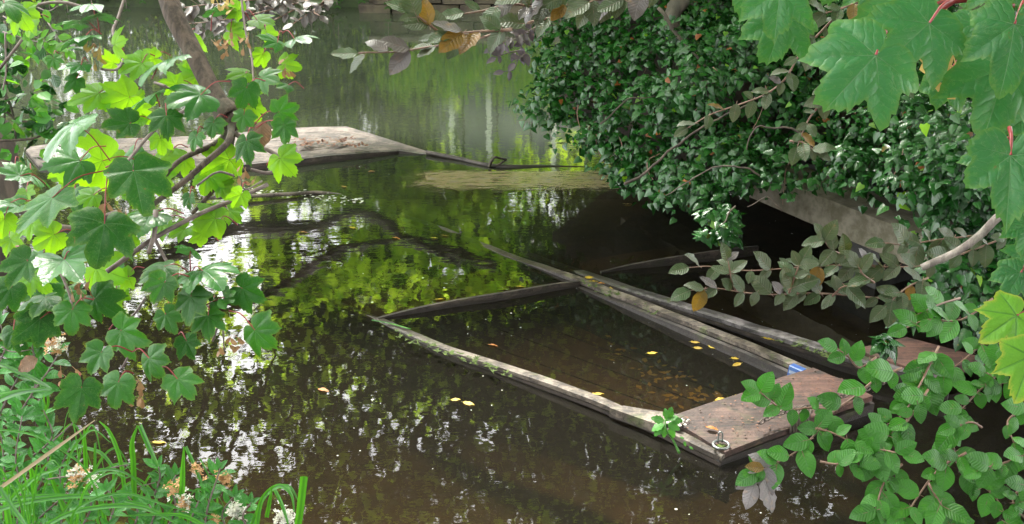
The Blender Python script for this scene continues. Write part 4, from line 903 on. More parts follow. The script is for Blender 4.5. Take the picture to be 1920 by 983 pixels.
# ---- floating leaves, each its own thing
FL = [oval_mesh('fallen_leaf', L_fall, s, wid=.42, nseg=6, droop=.05, fold=.15, wave=.03, stalk=M_ystalk) for s in (1, 2)] + [oval_mesh('fallen_leaf', L_fallo, 3, wid=.4, nseg=6, droop=.1, fold=.3, wave=.03)]
fl = [(1108, 739, 10, 0, 'yellow leaf floating alone in the nearest punt near its left gunwale'), (1213, 663, 0, 0, 'yellow leaf floating alone in the middle of the nearest punt'),
 (1294, 641, 0, 0, 'yellow leaf at the top of the trio by the right gunwale'), (1300, 652, 8, 0, 'lower left yellow leaf of the trio by the right gunwale'), (1328, 648, 20, 1, 'right hand yellow leaf of the trio by the right gunwale'),
 (1370, 672, 15, 0, 'upper yellow leaf floating below the blue strap'), (1390, 681, 170, 1, 'lower yellow leaf floating below the blue strap'), (1340, 752, -20, 1, 'yellow leaf floating against the rear edge of the bow deck, left one'),
 (1376, 742, 10, 0, 'yellow leaf floating against the rear edge of the bow deck, right one'), (1392, 752, 160, 0, 'yellow leaf under the beech leaves at the rear of the bow deck'), (808, 446, 10, 0, 'yellow leaf floating left of the pair above the arched board'),
 (828, 441, 0, 0, 'yellow leaf floating right of the pair among the green reflections'), (815, 562, -5, 0, 'yellow leaf floating just above the arched board'), (845, 750, 5, 1, 'curled yellow green leaf floating outside the left gunwale'),
 (868, 754, 30, 0, 'small leaf scrap beside the curled leaf outside the left gunwale'), (596, 729, 0, 2, 'orange leaf floating in the dark water at left'), (1096, 521, 5, 0, 'yellow leaf where the two punts meet, uppermost'),
 (1104, 527, 0, 1, 'pale yellow leaf where the two punts meet, second from top'), (1120, 531, 10, 2, 'orange leaf lying where the two punts meet'), (1142, 540, 10, 0, 'yellow leaf between the two punts, lowest of the row'),
 (1430, 633, 12, 0, 'yellow leaf stuck on the side of the second punt'), (640, 349, 0, 0, 'pale leaf floating beyond the foam line'), (560, 435, 0, 2, 'small orange leaf floating in the brown reflection'),
 (655, 426, 5, 0, 'yellow leaf floating left of the mirrored limb'), (735, 445, 10, 2, 'orange leaf floating under the mirrored limb'), (968, 537, 10, 1, 'pale leaf touching the top of the arched board'),
 (1170, 382, 5, 1, 'yellow leaf floating below the left end of the ivy'), (690, 322, 0, 2, 'brown leaf floating in front of the far punt'), (285, 829, 10, 0, 'yellow leaf floating behind the sedge blades'), (915, 646, -5, 2, 'dull orange leaf floating near the left gunwale')]
for (x, y, a, k, lab) in fl:
    z = .006
    if 'where the two' in lab: z = .04
    if 'stuck' in lab: z = .075
    s = rnd.uniform(.045, .065); M4 = Matrix.Translation(W(x, y, z)) @ Matrix.Rotation(math.radians(-90-a+rnd.uniform(-25, 25)), 4, 'Z') @ Matrix.Rotation(rnd.uniform(-.3, .3), 4, 'Y') @ Matrix.Scale(s, 4)
    tag(link('fallen_leaf', FL[k], None, M4), lab, 'leaf', 'fallen leaves on the water')
tag(link('fallen_leaf', FL[2], None, Matrix.Translation(W(1322, 800, .086)) @ Matrix.Rotation(-1.9, 4, 'Z') @ Matrix.Scale(.06, 4)), 'orange yellow leaf lying on the bow deck above the iron ring', 'leaf', 'fallen leaves on the water')
# green blade floating by left gunwale
mb = MB(); ribbon(mb, smooth_path([W(697, 600, .02), W(730, 606, .02), W(770, 617, .02)], 5), .012, Vector((.3, .9, 0)).normalized(), .001)
tag(link('reed_blade', mb.mesh('reed_blade', L_sedge)), 'green blade floating where the arched board meets the left gunwale', 'reed')
# ---- weed growing on the bow
wd = thing('weed', 'small bright green weed sprouting from the left gunwale beside the bow deck', 'plant', W(1272, 845, .03))
b0 = W(1274, 850, .03); q = twig(wd, [b0, W(1262, 828, .08)+Vector((0, 0, .01)), W(1250, 805, .16), W(1248, 785, .2)], .006, .003, L_weed, 'stem')
WD = [oval_mesh('leaf', L_weed, s, wid=.55, nseg=8, droop=.3, fold=.1, wave=.02, teeth=.35) for s in range(3)]
dW = (W(1248, 800, .15)-Vector((0, 0, CAM_H))).dot(CF)
for (x, y, a, L_) in ((1250, 790, -70, 38), (1250, 788, -30, 30), (1245, 790, 200, 34), (1245, 795, 160, 36), (1252, 795, 20, 34), (1250, 785, -100, 26), (1240, 800, 130, 30), (1255, 802, 60, 30), (1246, 800, 95, 28), (1258, 790, -10, 30), (1275, 820, 10, 12), (1282, 828, 60, 14), (1292, 838, 20, 13)):
    link('leaf', rnd.choice(WD), wd, leaf_matrix(P(x, y, dW-.02*rnd.random()), a, L_*.72*dW/F_PX, rnd.uniform(-.1, .4), .5, rnd.uniform(-.3, .3)))

# ================================================================== LEFT SYCAMORE
syc = thing('sycamore_tree', 'young sycamore leaning in from the top left with a slanting trunk and lobed leaves', 'tree', P(300, -30, 2.5))
tp_ = smooth_path([P(296, -60, 2.45), P(330, 30, 2.42), P(362, 95, 2.4), P(395, 165, 2.37), P(428, 215, 2.35)], 8); mb = MB(); mb.tube(wob(tp_, .006, 9), lin(len(tp_), .024, .019), 14); obj_local('trunk', mb, M_bark, syc, tp_[0])
mb = MB(); tp_ = smooth_path([P(405, 185, 2.36), P(432, 225, 2.35), P(440, 212, 2.33)], 5); mb.tube(wob(tp_, .008, 20), [.018, .022, .027, .03, .03, .03, .027, .024, .02, .014, .01], 10); obj_local('knot', mb, M_bark, syc, tp_[0])
for pts, d0, d1, r0, r1 in (([(432, 225), (430, 255), (405, 290), (340, 345), (270, 400), (215, 460)], 2.35, 2.1, .012, .006), ([(430, 240), (400, 270), (340, 300), (300, 340), (265, 385)], 2.35, 2.15, .010, .005),
    ([(435, 250), (425, 300), (405, 350), (360, 400)], 2.35, 2.3, .010, .006), ([(500, 345), (440, 375), (380, 400), (320, 430), (270, 460), (200, 510)], 2.2, 2.05, .006, .007), ([(292, 395), (290, 440), (280, 475)], 2.1, 2.05, .007, .006),
    ([(292, 450), (320, 500), (360, 545), (400, 580)], 2.08, 2.0, .005, .003), ([(380, 195), (350, 205), (300, 235), (240, 300), (205, 330)], 2.35, 2.0, .006, .004), ([(240, -20), (225, 30), (212, 60), (222, 85), (232, 110), (220, 130), (190, 128)], 2.5, 2.3, .005, .004),
    ([(430, 245), (480, 270), (530, 300), (505, 325), (470, 320)], 2.35, 2.25, .008, .005), ([(452, -10), (462, 60), (472, 110), (475, 160)], 2.5, 2.35, .004, .003), ([(345, 175), (290, 155), (310, 160)], 2.35, 2.3, .004, .004),
    ([(160, 15), (120, 5), (75, 10), (60, 20)], 2.5, 2.5, .006, .004), ([(40, 75), (0, 130)], 2.5, 2.5, .005, .005), ([(10, 60), (12, 130), (5, 170)], 2.6, 2.6, .003, .003), ([(110, 500), (135, 560), (133, 600)], 2.0, 1.95, .004, .003),
    ([(490, 340), (460, 355), (450, 330)], 2.25, 2.2, .003, .002), ([(215, 620), (250, 590), (270, 560)], 2., 2., .003, .003), ([(400, 640), (418, 600), (422, 660)], 1.98, 1.98, .003, .002), ([(230, 690), (245, 660), (255, 640), (240, 600)], 1.95, 1.95, .003, .003), ([(440, 330), (410, 325), (370, 350)], 2.2, 2.2, .004, .003)):
    twig(syc, pxpath(pts, d0, d1), r0*.72, r1*.72, M_twig if r0 < .0095 else M_bark, 'branch', 7, .004)
S_ = [ # x, y, tip angle, length px, kind, depth, lean to viewer, (stalk end)
(36,24,60,58,'y',2.4,.2,(28,10)),(8,6,30,60,'d',2.3,.5,None),(172,8,165,55,'p',2.3,.6,(178,30)),(148,43,185,50,'p',2.3,.5,(183,58)),(183,32,350,52,'p',2.3,.9,(186,60)),(160,68,163,62,'p',2.25,.9,(190,64)),(215,84,-5,42,'y',2.3,1.2,(232,95)),
(172,97,185,42,'p',2.3,.7,(180,88)),(152,122,162,48,'p',2.25,.6,(165,115)),(143,148,130,36,'d',2.25,.5,(172,130)),(185,175,160,68,'y',2.3,.3,(245,155)),(243,183,152,72,'y',2.3,.3,(262,165)),(266,118,160,62,'y',2.35,.3,(290,105)),
(318,114,156,78,'p',2.2,.9,(285,148)),(372,140,160,62,'y',2.45,.2,(345,165)),(358,75,60,48,'y',2.5,.2,None),(432,60,20,46,'y',2.5,.4,(440,30)),(376,178,170,78,'p',2.15,1.1,None),(287,176,148,62,'p',2.2,.7,(300,200)),
(243,232,172,66,'d',2.15,.4,(285,225)),(140,232,137,92,'p',1.95,.6,(207,302)),(312,217,75,62,'d',2.1,.4,None),(462,165,110,58,'d',2.2,.2,None),(457,216,95,42,'g',2.2,.4,None),(462,264,82,58,'d',2.15,.3,(475,240)),(400,230,100,38,'g',2.15,.3,None),
(368,256,110,34,'g',2.12,.3,None),(520,80,205,48,'d',2.3,.4,(530,60)),(492,145,18,52,'g',2.3,.6,(490,165)),(524,210,-20,52,'g',2.15,.2,(478,232)),(532,234,75,50,'g',2.12,.2,(480,240)),(525,297,55,62,'y',2.1,.2,(500,310)),(552,73,5,46,'p',2.4,1.3,None),
(532,122,5,42,'y',2.4,.4,(540,105)),(460,138,160,42,'y',2.4,.9,(470,150)),(492,102,118,34,'y',2.45,.3,None),(482,38,10,50,'y',2.5,.3,(455,20)),(402,22,330,50,'p',2.5,.8,None),(98,371,133,92,'d',1.9,.5,(195,320)),(251,321,72,92,'d',1.88,.4,(198,314)),
(196,420,85,84,'d',1.85,.7,(205,310)),(52,490,118,72,'d',1.9,.4,(30,462)),(120,487,32,84,'p',1.85,.9,(140,480)),(357,470,-80,36,'p',1.95,1.4,(358,515)),(308,500,160,72,'d',1.95,.4,(358,514)),(380,508,5,70,'p',1.95,1.3,(358,514)),(308,530,110,60,'g',1.9,.3,(358,520)),
(358,556,100,70,'g',1.92,.3,(385,545)),(455,541,28,66,'d',1.95,.3,(420,560)),(478,619,50,74,'g',1.9,.2,(430,583)),(178,560,40,74,'d',1.9,.3,(150,575)),(135,581,82,62,'g',1.85,.4,(175,562)),(85,558,165,70,'d',1.9,.5,(120,580)),(75,598,140,76,'d',1.88,.4,(125,590)),
(228,620,22,76,'g',1.85,.3,(205,618)),(390,592,82,60,'g',1.95,.4,None),(175,366,160,56,'y',2.1,.2,None),(452,365,112,42,'y',2.15,.2,None),(404,410,172,58,'y',2.15,.3,None),(356,370,90,34,'d',2.1,.3,None),(430,395,40,42,'y',2.2,.2,None),(430,300,150,72,'y',2.3,.3,None),
(345,430,150,42,'y',2.2,.3,None),(8,412,90,56,'y',2.1,.2,None),(180,502,20,80,'y',2.2,.3,None),(102,440,150,62,'y',2.15,.3,None),(38,330,190,52,'p',2.0,.6,None),(150,302,168,72,'p',2.05,.8,None),(192,302,160,90,'y',2.25,.4,None),(285,402,168,74,'p',2.1,.8,None),
(190,661,118,64,'g',1.8,.3,(248,660)),(280,672,62,64,'g',1.8,.3,(248,660)),(333,711,42,66,'g',1.8,.3,(295,690)),(222,717,100,62,'g',1.78,.3,(250,700)),(153,728,88,76,'d',1.76,.4,(150,700)),(300,330,40,55,'y',2.3,.2,None),(390,330,100,50,'y',2.3,.3,None),
(250,285,110,50,'d',2.3,.3,None),(345,300,130,50,'y',2.3,.3,None),(60,330,30,50,'p',2.1,.7,None),(20,380,200,50,'p',2.1,.6,None),(250,200,40,60,'y',2.4,.2,None),(100,110,60,30,'g',2.5,.3,None),(310,590,60,50,'g',2.1,.3,None),(20,540,120,60,'d',2.0,.4,None),(350,640,60,50,'d',2.05,.4,None),(20,450,60,50,'y',2.2,.3,None),
(300,260,80,44,'y',2.3,.2,None),(470,200,60,40,'y',2.4,.2,None),(540,160,200,40,'d',2.4,.3,None),(25,620,60,60,'d',2.0,.4,None),(260,350,200,50,'y',2.3,.3,None),(140,370,60,50,'g',2.2,.4,None),(230,440,30,50,'y',2.2,.3,None),(60,520,30,60,'y',2.2,.3,None)]
S_ += [(x, y, a, L_, 'y', d, .2, None) for x, y, a, L_, d in ((290,110,170,40,2.4),(212,118,200,40,2.4),(330,160,190,44,2.4),(60,40,120,40,2.5),(265,225,150,44,2.4),(395,330,60,48,2.3),(415,350,20,40,2.3),(320,285,120,44,2.35),(225,300,150,44,2.35),(130,330,170,50,2.3),(60,420,100,44,2.25),(380,440,200,40,2.25),(240,520,160,44,2.2),(350,120,10,34,2.45),(448,20,200,40,2.5),(500,60,60,34,2.45),(470,175,40,34,2.4))]
# unlisted smaller leaves between, deeper in the crown
while len(S_) < 126:
    x, y = rnd.uniform(-20, 400), rnd.uniform(270, 600)
    if x > 360-abs(y-380)*.8: continue
    S_.append((x, y, rnd.uniform(40, 170), rnd.uniform(34, 60), rnd.choice('yyydp'), rnd.uniform(2.2, 2.6), rnd.uniform(.1, .8), None))
for (x, y, a, L_, k, d, lean, stk) in S_:
    b = P(x, y, d); pr = 1/math.sqrt(1+lean*lean); size = L_*d/F_PX/pr**.6*(.80 if L_ < 82 else .96)
    up = {'d': .45, 'g': .25, 'y': .1, 'p': .85}[k]
    M4 = leaf_matrix(b, a+rnd.uniform(-4, 4), size*rnd.uniform(.93, 1.07), lean, up+rnd.uniform(-.15, .25), rnd.uniform(-.55, .55)); lf = link('leaf', rnd.choice(SYM[k]), syc, M4)
    if stk: e_ = P(stk[0], stk[1], d+.03)
    else:
        an = math.radians(a+180+rnd.uniform(-40, 40)); e_ = b+(CR*math.cos(an)-CU*math.sin(an))*size*.7+CF*.04
    mb = MB(); q = smooth_path([b, b.lerp(e_, .5)+Vector((0, 0, .012)), e_], 4); mb.tube(q, lin(len(q), .0009, .0014), 5, cap=False); me = mb.mesh('stalk', M_red)
    link('stalk', me, lf, Matrix.Identity(4))
def keys(parent_label, x, y, d, n, m, s=.022, parent=None):
    c = P(x, y, d); par = parent
    k = link('key_cluster', None, par, Matrix.Translation(c)) if False else None
    for i in range(n):
        a = rnd.uniform(30, 150); cc = c+Vector((rnd.gauss(0, .012), rnd.gauss(0, .01), rnd.gauss(0, .014)))
        mb = MB(); V = [(0, 0, 0), (.24, .15, .02), (.36, .6, .05), (.2, .95, .0), (-.16, .95, 0), (-.16, .4, .04), (-.12, .12, .07)]; mb.add(V, [[0, 1, 6], [1, 2, 5, 6], [2, 3, 4, 5]]); mb.tube([(0, -.6, .1), (0, -.1, .02), (0, .12, .0)], [.03, .04, .11], 5)
        link('seed_wing', mb.mesh('seed_wing', m), par, leaf_matrix(cc, a, s*rnd.uniform(.9, 1.2), rnd.uniform(-.2, .3), .2, rnd.uniform(-.6, .6)))
for (x, y, d, n, m) in ((420, 80, 2.35, 9, M_wing), (452, 82, 2.35, 5, M_wing), (176, 98, 2.28, 9, M_wingy), (205, 405, 1.95, 5, M_wing), (182, 400, 1.95, 4, M_wing), (155, 540, 1.95, 8, M_wing), (262, 738, 1.85, 8, M_wing), (428, 645, 1.97, 6, M_wing), (460, 325, 2.2, 5, M_wing), (125, 712, 1.85, 4, M_wing), (415, 5, 2.45, 8, M_wingy), (535, 128, 2.35, 4, M_wing)):
    keys(None, x, y, d, n+1, m, .0145, syc)
link('leaf', oval_mesh('leaf', L_dead, 3, wid=.8, droop=.6, fold=-.4, wave=.08), syc, leaf_matrix(P(492, 225, 2.2), 95, .05, .3, .2))['label'] = 'crumpled beige dead leaf'

# ---- small hornbeam sprays, left edge
hb = thing('hornbeam_sapling', 'hornbeam twigs with small bright oval leaves at the top left edge', 'tree', P(40, 60, 2.7))
def spray(parent, meshes, pts, d0, d1, gap, L_, m_tw, r0=.0025, spread=55, up=.5, lean=.4, alt=1, rest=1., sz=.12, jit=18, extra=None, w_=.003):
    q = twig(parent, pxpath(pts, d0, d1), r0, r0*.45, m_tw, 'twig', 5, w_); tot = 0; cnt = 0
    pix = []
    for i in range(len(pts)-1): pix.append(math.hypot(pts[i+1][0]-pts[i][0], pts[i+1][1]-pts[i][1]))
    T = sum(pix); s = gap*.6; sd_ = 1
    while s <= T+1:
        acc_ = 0
        for i, l in enumerate(pix):
            if acc_+l >= s or i == len(pix)-1: f = min(1, (s-acc_)/l); break
            acc_ += l
        x = pts[i][0]+(pts[i+1][0]-pts[i][0])*f; y = pts[i][1]+(pts[i+1][1]-pts[i][1])*f; d = d0+(d1-d0)*s/T
        ba = math.degrees(math.atan2(pts[i+1][1]-pts[i][1], pts[i+1][0]-pts[i][0])); n_ = 2 if rnd.random() < .5 else 1
        for _ in range(n_):
            sd_ = -sd_; ln = rnd.uniform(max(-.2, lean-.45), lean+.4); L2 = L_*rnd.uniform(.62, 1.2); an = ba+sd_*(spread+rnd.uniform(-jit, jit))
            me = rnd.choice(meshes) if not extra or rnd.random() > extra[1] else rnd.choice(extra[0])
            link('leaf', me, parent, leaf_matrix(P(x+rnd.uniform(-2, 2), y+rnd.uniform(-2, 2), d-.008*rnd.random()), an, L2*d/F_PX*(1+ln*ln)**.3, ln, up+rnd.uniform(-.15, .15), rnd.uniform(-.4, .4)))
        s += gap*rnd.uniform(.8, 1.2)
    me = rnd.choice(meshes); link('leaf', me, parent, leaf_matrix(P(pts[-1][0], pts[-1][1], d1), ba+rnd.uniform(-10, 10), L_*d1/F_PX, lean, up, 0))
for pts in ([(5, 30), (50, 60), (110, 90)], [(5, 60), (60, 75), (90, 80)], [(60, 10), (90, 20), (110, 10)], [(90, 40), (120, 85), (130, 95)]): spray(hb, HOR, pts, 2.75, 2.7, 15, 24, M_twig, .002)
hb2 = thing('hornbeam_spray', 'four small round serrated leaves on a red twig beside the white glare on the water', 'plant', P(410, 575, 1.9))
spray(hb2, [oval_mesh('leaf', L_beech, 4, wid=.8, nseg=7, droop=.1, fold=.1)], [(375, 575), (400, 565), (425, 555)], 1.94, 1.93, 14, 22, M_red, .0015)

# ---- bramble / ivy clump at left edge
bl = thing('bramble', 'dark bramble and ivy tangle hanging at the left edge of the photo', 'shrub', P(20, 220, 3.4))
pp = []
for (x, y, r) in ((10, 170, .08), (20, 200, .10), (40, 215, .1), (25, 240, .10), (70, 245, .07), (0, 60, .07), (10, 100, .05), (5, 130, .05), (95, 230, .04), (5, 215, .1)):
    c = P(x, y, 3.3)
    for _ in range(28): pp.append(c+Vector((rnd.gauss(0, r), rnd.gauss(0, r), rnd.gauss(0, r*.8))))
leaves_on('foliage', 'round', np.array(pp), .05, [L_ivy, L_beech, L_horn], bl, WM[bl], .6, nr.choice([0, 0, 1, 1, 2], len(pp)))
for pts in ([(-5, 150), (20, 200), (30, 262)], [(-5, 262), (60, 262), (100, 240)], [(8, 40), (14, 120), (5, 250)], [(0, 200), (40, 230), (90, 220)]): twig(bl, pxpath(pts, 3.3), .005, .003, M_dkbark, 'stem')
mb = MB(); mb.tube(wob(smooth_path([P(-12, 230, 4.3), P(4, 300, 4.3), P(4, 420, 4.3), P(-6, 520, 4.4)], 6), .02, 4), .06, 10)
tag(link('post', mb.mesh('post', M_dkbark)), 'dark wooden mooring post cut by the left edge beside the far punt', 'post')
# dark silhouettes of trunks/soil lower left behind leaves
mb = MB(); mb.tube(smooth_path([P(-40, 380, 3.1), P(60, 400, 3.1), P(130, 430, 3.1), P(220, 400, 3.2)], 6), .012, 8)
tag(link('fallen_branch', mb.mesh('fallen_branch', M_dkbark)), 'dead brown branch low behind the sycamore leaves at left', 'branch')

# ================================================================== COPPER BEECH
cb = thing('copper_beech', 'copper beech branch with bronze grey ribbed leaves reaching in across the top', 'tree', P(1100, 10, 2.0))
for pts, d0, d1, gap, L_, sp_ in (([(1200, -25), (1110, 8), (1060, 28), (1000, 40), (940, 58), (870, 80), (800, 90), (740, 97), (672, 101)], 2.2, 1.9, 34, 58, 34), ([(850, 78), (825, 62), (795, 40), (770, 22)], 1.95, 1.9, 26, 54, 42),
    ([(1080, 10), (1010, 15), (960, 8), (900, 20), (870, 25)], 2.05, 2.0, 28, 56, 45), ([(1180, -10), (1120, 0), (1060, -5), (980, -5)], 2.1, 2.0, 30, 58, 40), ([(1160, -20), (1130, -8), (1105, 5)], 2.1, 2.0, 26, 62, 50),
    ([(960, 55), (900, 60), (850, 65)], 1.95, 1.9, 30, 60, 40), ([(1250, -40), (1200, -15), (1170, 0)], 2.1, 2.0, 30, 66, 50)):
    spray(cb, COP, pts, d0, d1, gap*1.2, L_*.9, M_btwig, .0032, sp_, .55, .35, extra=(COPP+COPP+BRZ, .38))
cb2 = thing('copper_beech', 'copper beech branch low over the sunken punts in front of the concrete beam', 'tree', P(1700, 500, 2.6))
for pts, d0, d1, gap, L_ in (([(1900, 440), (1820, 470), (1730, 498), (1640, 500), (1560, 498), (1480, 503), (1400, 508), (1330, 500), (1292, 502)], 2.7, 2.5, 27, 44), ([(1760, 545), (1680, 560), (1600, 555), (1530, 550), (1460, 553), (1400, 548), (1340, 540), (1295, 545)], 2.65, 2.45, 22, 44),
    ([(1640, 500), (1590, 480), (1560, 468), (1545, 450)], 2.6, 2.5, 20, 42), ([(1560, 555), (1575, 540), (1590, 535)], 2.55, 2.5, 20, 46), ([(1850, 440), (1760, 450), (1700, 460), (1660, 455)], 2.7, 2.65, 20, 44), ([(1740, 520), (1700, 540), (1660, 575)], 2.6, 2.55, 18, 46), ([(1380, 545), (1370, 520), (1365, 490)], 2.5, 2.45, 20, 42), ([(1480, 550), (1490, 520), (1500, 495)], 2.5, 2.45, 18, 44), ([(1640, 530), (1620, 515), (1610, 500)], 2.5, 2.45, 18, 44)):
    spray(cb2, COP, pts, d0, d1, gap*1.12, L_*.92, M_btwig, .0028, 48, .5, .35, extra=(COPP[:1]+BRZ[:1]+COP, .2))
cb3 = thing('copper_beech', 'copper beech twigs hanging in front of the ivy between the large sycamore leaves', 'tree', P(1500, 100, 2.5))
for pts, d0, d1, gap, L_ in (([(1580, 20), (1540, 60), (1500, 100), (1470, 150), (1430, 180), (1370, 200), (1330, 215), (1290, 240)], 2.4, 2.5, 24, 40), ([(1580, 140), (1550, 180), (1520, 220), (1505, 250), (1495, 275)], 2.4, 2.4, 20, 42), ([(1620, 0), (1570, 20), (1520, 30)], 2.4, 2.4, 26, 50),
    ([(1640, 60), (1590, 80), (1530, 95)], 2.4, 2.4, 26, 50), ([(1700, 130), (1680, 150), (1690, 160)], 2.4, 2.4, 20, 40), ([(1740, 0), (1700, -10), (1640, -5)], 2.4, 2.4, 24, 44), ([(1720, 95), (1690, 120), (1670, 170)], 2.4, 2.4, 22, 40), ([(1860, -10), (1790, 5), (1760, 20)], 2.4, 2.4, 22, 44), ([(1480, 265), (1505, 268), (1530, 285)], 2.38, 2.36, 14, 38)):
    spray(cb3, COP, pts, d0, d1, gap*1.2, L_*.85, M_btwig, .0028, 48, .5, .35, extra=(COPP[:1]+BRZ[:1]+COP, .3))
cb4 = thing('copper_beech', 'pale lilac copper beech spray hanging over far water right of the leaning trunk', 'tree', P(500, 20, 4.2))
for pts in ([(640, -20), (580, 0), (520, 15), (460, 30), (400, 40), (350, 45)], [(620, 0), (580, 25), (550, 45)], [(560, -10), (500, -5), (440, 5), (380, 10), (345, 15)], [(600, 10), (560, 15), (520, 35), (480, 50)], [(540, 0), (480, 20), (430, 45), (380, 60)], [(620, -10), (590, 20), (600, 30)]):
    spray(cb4, COPP, pts, 4.2, 4.1, 13, 24, M_btwig, .004, 55, .7, .5, extra=(COP, .15))
cb5 = thing('copper_beech', 'thin dangling twig of small dark purple leaves left of the ivy', 'tree', P(1010, 60, 2.6))
DP = [oval_mesh('leaf', leaf_mat('dark purple leaf', (.05, .035, .045), (.09, .07, .085), (.08, .03, .03), .1, .35), s, wid=.55, nseg=6, stalk=M_btwig) for s in range(2)]
for pts in ([(1010, 45), (985, 70), (975, 95), (965, 130), (945, 135)], [(985, 70), (950, 78), (925, 90)], [(975, 95), (950, 100), (930, 108)], [(1005, 50), (970, 70), (940, 70)], [(970, 110), (985, 100), (965, 118)]): spray(cb5, DP, pts, 2.6, 2.55, 15, 21, M_dkbark, .0022, 60, .3, .3)

# ================================================================== RIGHT SYCAMORE (large near leaves)
rs = thing('sycamore_tree', 'sycamore branch very close at the top right with large green lobed leaves and red stalks', 'tree', P(1950, 0, 1.4))
R_ = [(1462,-18,98,104,0,1.25,.25,(1500,-60)),(1470,34,112,104,1,1.40,.3,(1500,-20)),(1732,16,168,160,2,1.30,.45,(1830,0)),(1742,44,140,138,0,1.22,.4,(1785,0)),(1642,104,135,158,1,1.12,.25,(1660,60)),(1902,46,102,132,3,1.2,.2,(1925,-5)),
(1884,128,112,158,0,1.28,.35,(1930,60)),(1895,292,100,142,2,1.1,.3,(1893,240)),(1872,-40,95,90,3,1.3,.3,(1900,-80)),(1828,44,158,66,1,1.5,.3,(1850,40)),(1906,592,152,88,'y',1.35,.3,(1950,590)),(1914,512,128,66,1,1.45,.3,(1940,480)),(1932,668,112,92,'y',1.3,.2,(1960,640)),(1925,30,20,70,1,1.3,.3,None),(1560,-60,80,70,1,1.4,.4,None),(1930,420,110,70,0,1.4,.4,None),(1935,330,60,80,3,1.35,.4,None),(1400,-50,100,95,2,1.35,.3,None),(1560,-70,95,90,1,1.45,.3,None),(1640,-30,110,80,3,1.45,.4,None),(1800,-60,80,90,0,1.4,.3,None),(1770,150,60,70,1,1.55,.4,None),(1940,210,150,90,2,1.4,.3,None),(1860,300,140,70,1,1.5,.3,None),(1930,480,150,60,0,1.5,.3,None)]
for (x, y, a, L_, k, d, lean, stk) in R_:
    b = P(x, y, d); size = L_*d/F_PX*(1+lean*lean)**.3*.99; me = BIGY[int(y) % 2] if k == 'y' else BIG[k]
    lf = link('leaf', me, rs, leaf_matrix(b, a, size, lean, .35, rnd.uniform(-.15, .15)))
    if k == 'y': lf['label'] = 'yellowing sycamore leaf'
    e_ = P(stk[0], stk[1], d+.03) if stk else b+Vector((.05, 0, .08)); mb = MB(); q = smooth_path([b, b.lerp(e_, .5)+Vector((0, 0, .006)), e_], 4); mb.tube(q, lin(len(q), .0016, .0026), 6, cap=False); link('stalk', mb.mesh('stalk', M_red), lf, Matrix.Identity(4))
twig(rs, pxpath([(1950, 360), (1880, 402), (1840, 438), (1795, 470), (1728, 502)], 1.9, 1.95), .0085, .0065, M_greybark, 'branch', 9, .004)
for pts in ([(1960, -40), (1850, -20), (1780, 10), (1742, 44)], [(1785, 5), (1840, 0), (1900, 10)]): twig(rs, pxpath(pts, 1.35), .003, .003, M_red, 'twig')
twig(rs, pxpath([(1772, -20), (1776, 30), (1778, 100)], 1.5), .0014, .0014, M_ystalk, 'twig'); keys(None, 1765, 108, 1.5, 9, M_wingy, .026, rs); keys(None, 1780, 118, 1.5, 5, M_wingy, .026, rs)

# ================================================================== GREEN BEECH (lower right)
gb = thing('beech_sapling', 'beech with ribbed oval green leaves filling the lower right over the bow', 'tree', P(1950, 700, 2.0))
GB = [([(1690, 690), (1640, 710), (1600, 745), (1560, 775), (1530, 815), (1490, 850), (1440, 875), (1420, 885)], 1.8, 1.7, 40, 62), ([(1570, 770), (1520, 765), (1470, 768), (1425, 735)], 1.78, 1.72, 34, 56), ([(1640, 670), (1610, 690), (1590, 670), (1570, 655)], 1.85, 1.8, 28, 56),
 ([(1930, 590), (1850, 640), (1800, 680), (1740, 720), (1700, 750)], 1.95, 1.8, 30, 60), ([(1860, 560), (1800, 600), (1740, 600), (1700, 615)], 2.0, 1.9, 28, 60), ([(1800, 560), (1760, 570), (1720, 590)], 2.05, 1.95, 26, 58), ([(1790, 770), (1785, 830), (1800, 880), (1840, 910), (1875, 945), (1890, 990)], 1.8, 1.7, 30, 62),
 ([(1810, 850), (1760, 880), (1720, 930), (1680, 995)], 1.75, 1.7, 34, 62), ([(1740, 905), (1760, 940), (1790, 990)], 1.72, 1.7, 28, 60), ([(1930, 850), (1880, 870), (1840, 880)], 1.75, 1.7, 30, 56), ([(1930, 760), (1890, 790), (1900, 830)], 1.8, 1.75, 28, 54), ([(1760, 650), (1740, 690), (1720, 730), (1690, 780), (1640, 810)], 1.85, 1.75, 30, 60),
 ([(1740, 730), (1700, 790), (1650, 830), (1635, 860)], 1.8, 1.72, 30, 62), ([(1600, 870), (1640, 845), (1690, 850)], 1.75, 1.7, 28, 58), ([(1690, 870), (1660, 900), (1640, 960)], 1.74, 1.7, 28, 60), ([(1880, 640), (1870, 700), (1830, 740), (1800, 770)], 1.9, 1.8, 28, 58), ([(1930, 900), (1900, 940), (1930, 980)], 1.7, 1.7, 30, 58),
 ([(1540, 865), (1570, 870), (1610, 865)], 1.72, 1.7, 26, 56), ([(1930, 700), (1880, 720), (1850, 700)], 1.85, 1.85, 24, 56), ([(1520, 800), (1560, 810), (1600, 830)], 1.74, 1.72, 28, 56), ([(1840, 800), (1820, 790), (1790, 800)], 1.76, 1.74, 24, 54)]
for pts, d0, d1, gap, L_ in GB: spray(gb, BEE, pts, d0, d1, gap*.72, L_*.74, M_btwig, .0024, 55, .45, .35, jit=25)
for (x, y, a, L_) in ((1440, 875, 100, 60), (1430, 900, 60, 60), (1425, 885, 140, 50), (1450, 870, 210, 44), (1415, 905, 110, 50)): link('leaf', rnd.choice(MOU+BEE[:1]), gb, leaf_matrix(P(x, y, 1.7), a, L_*1.7/F_PX, .3, .4, rnd.uniform(-.4, .4)))
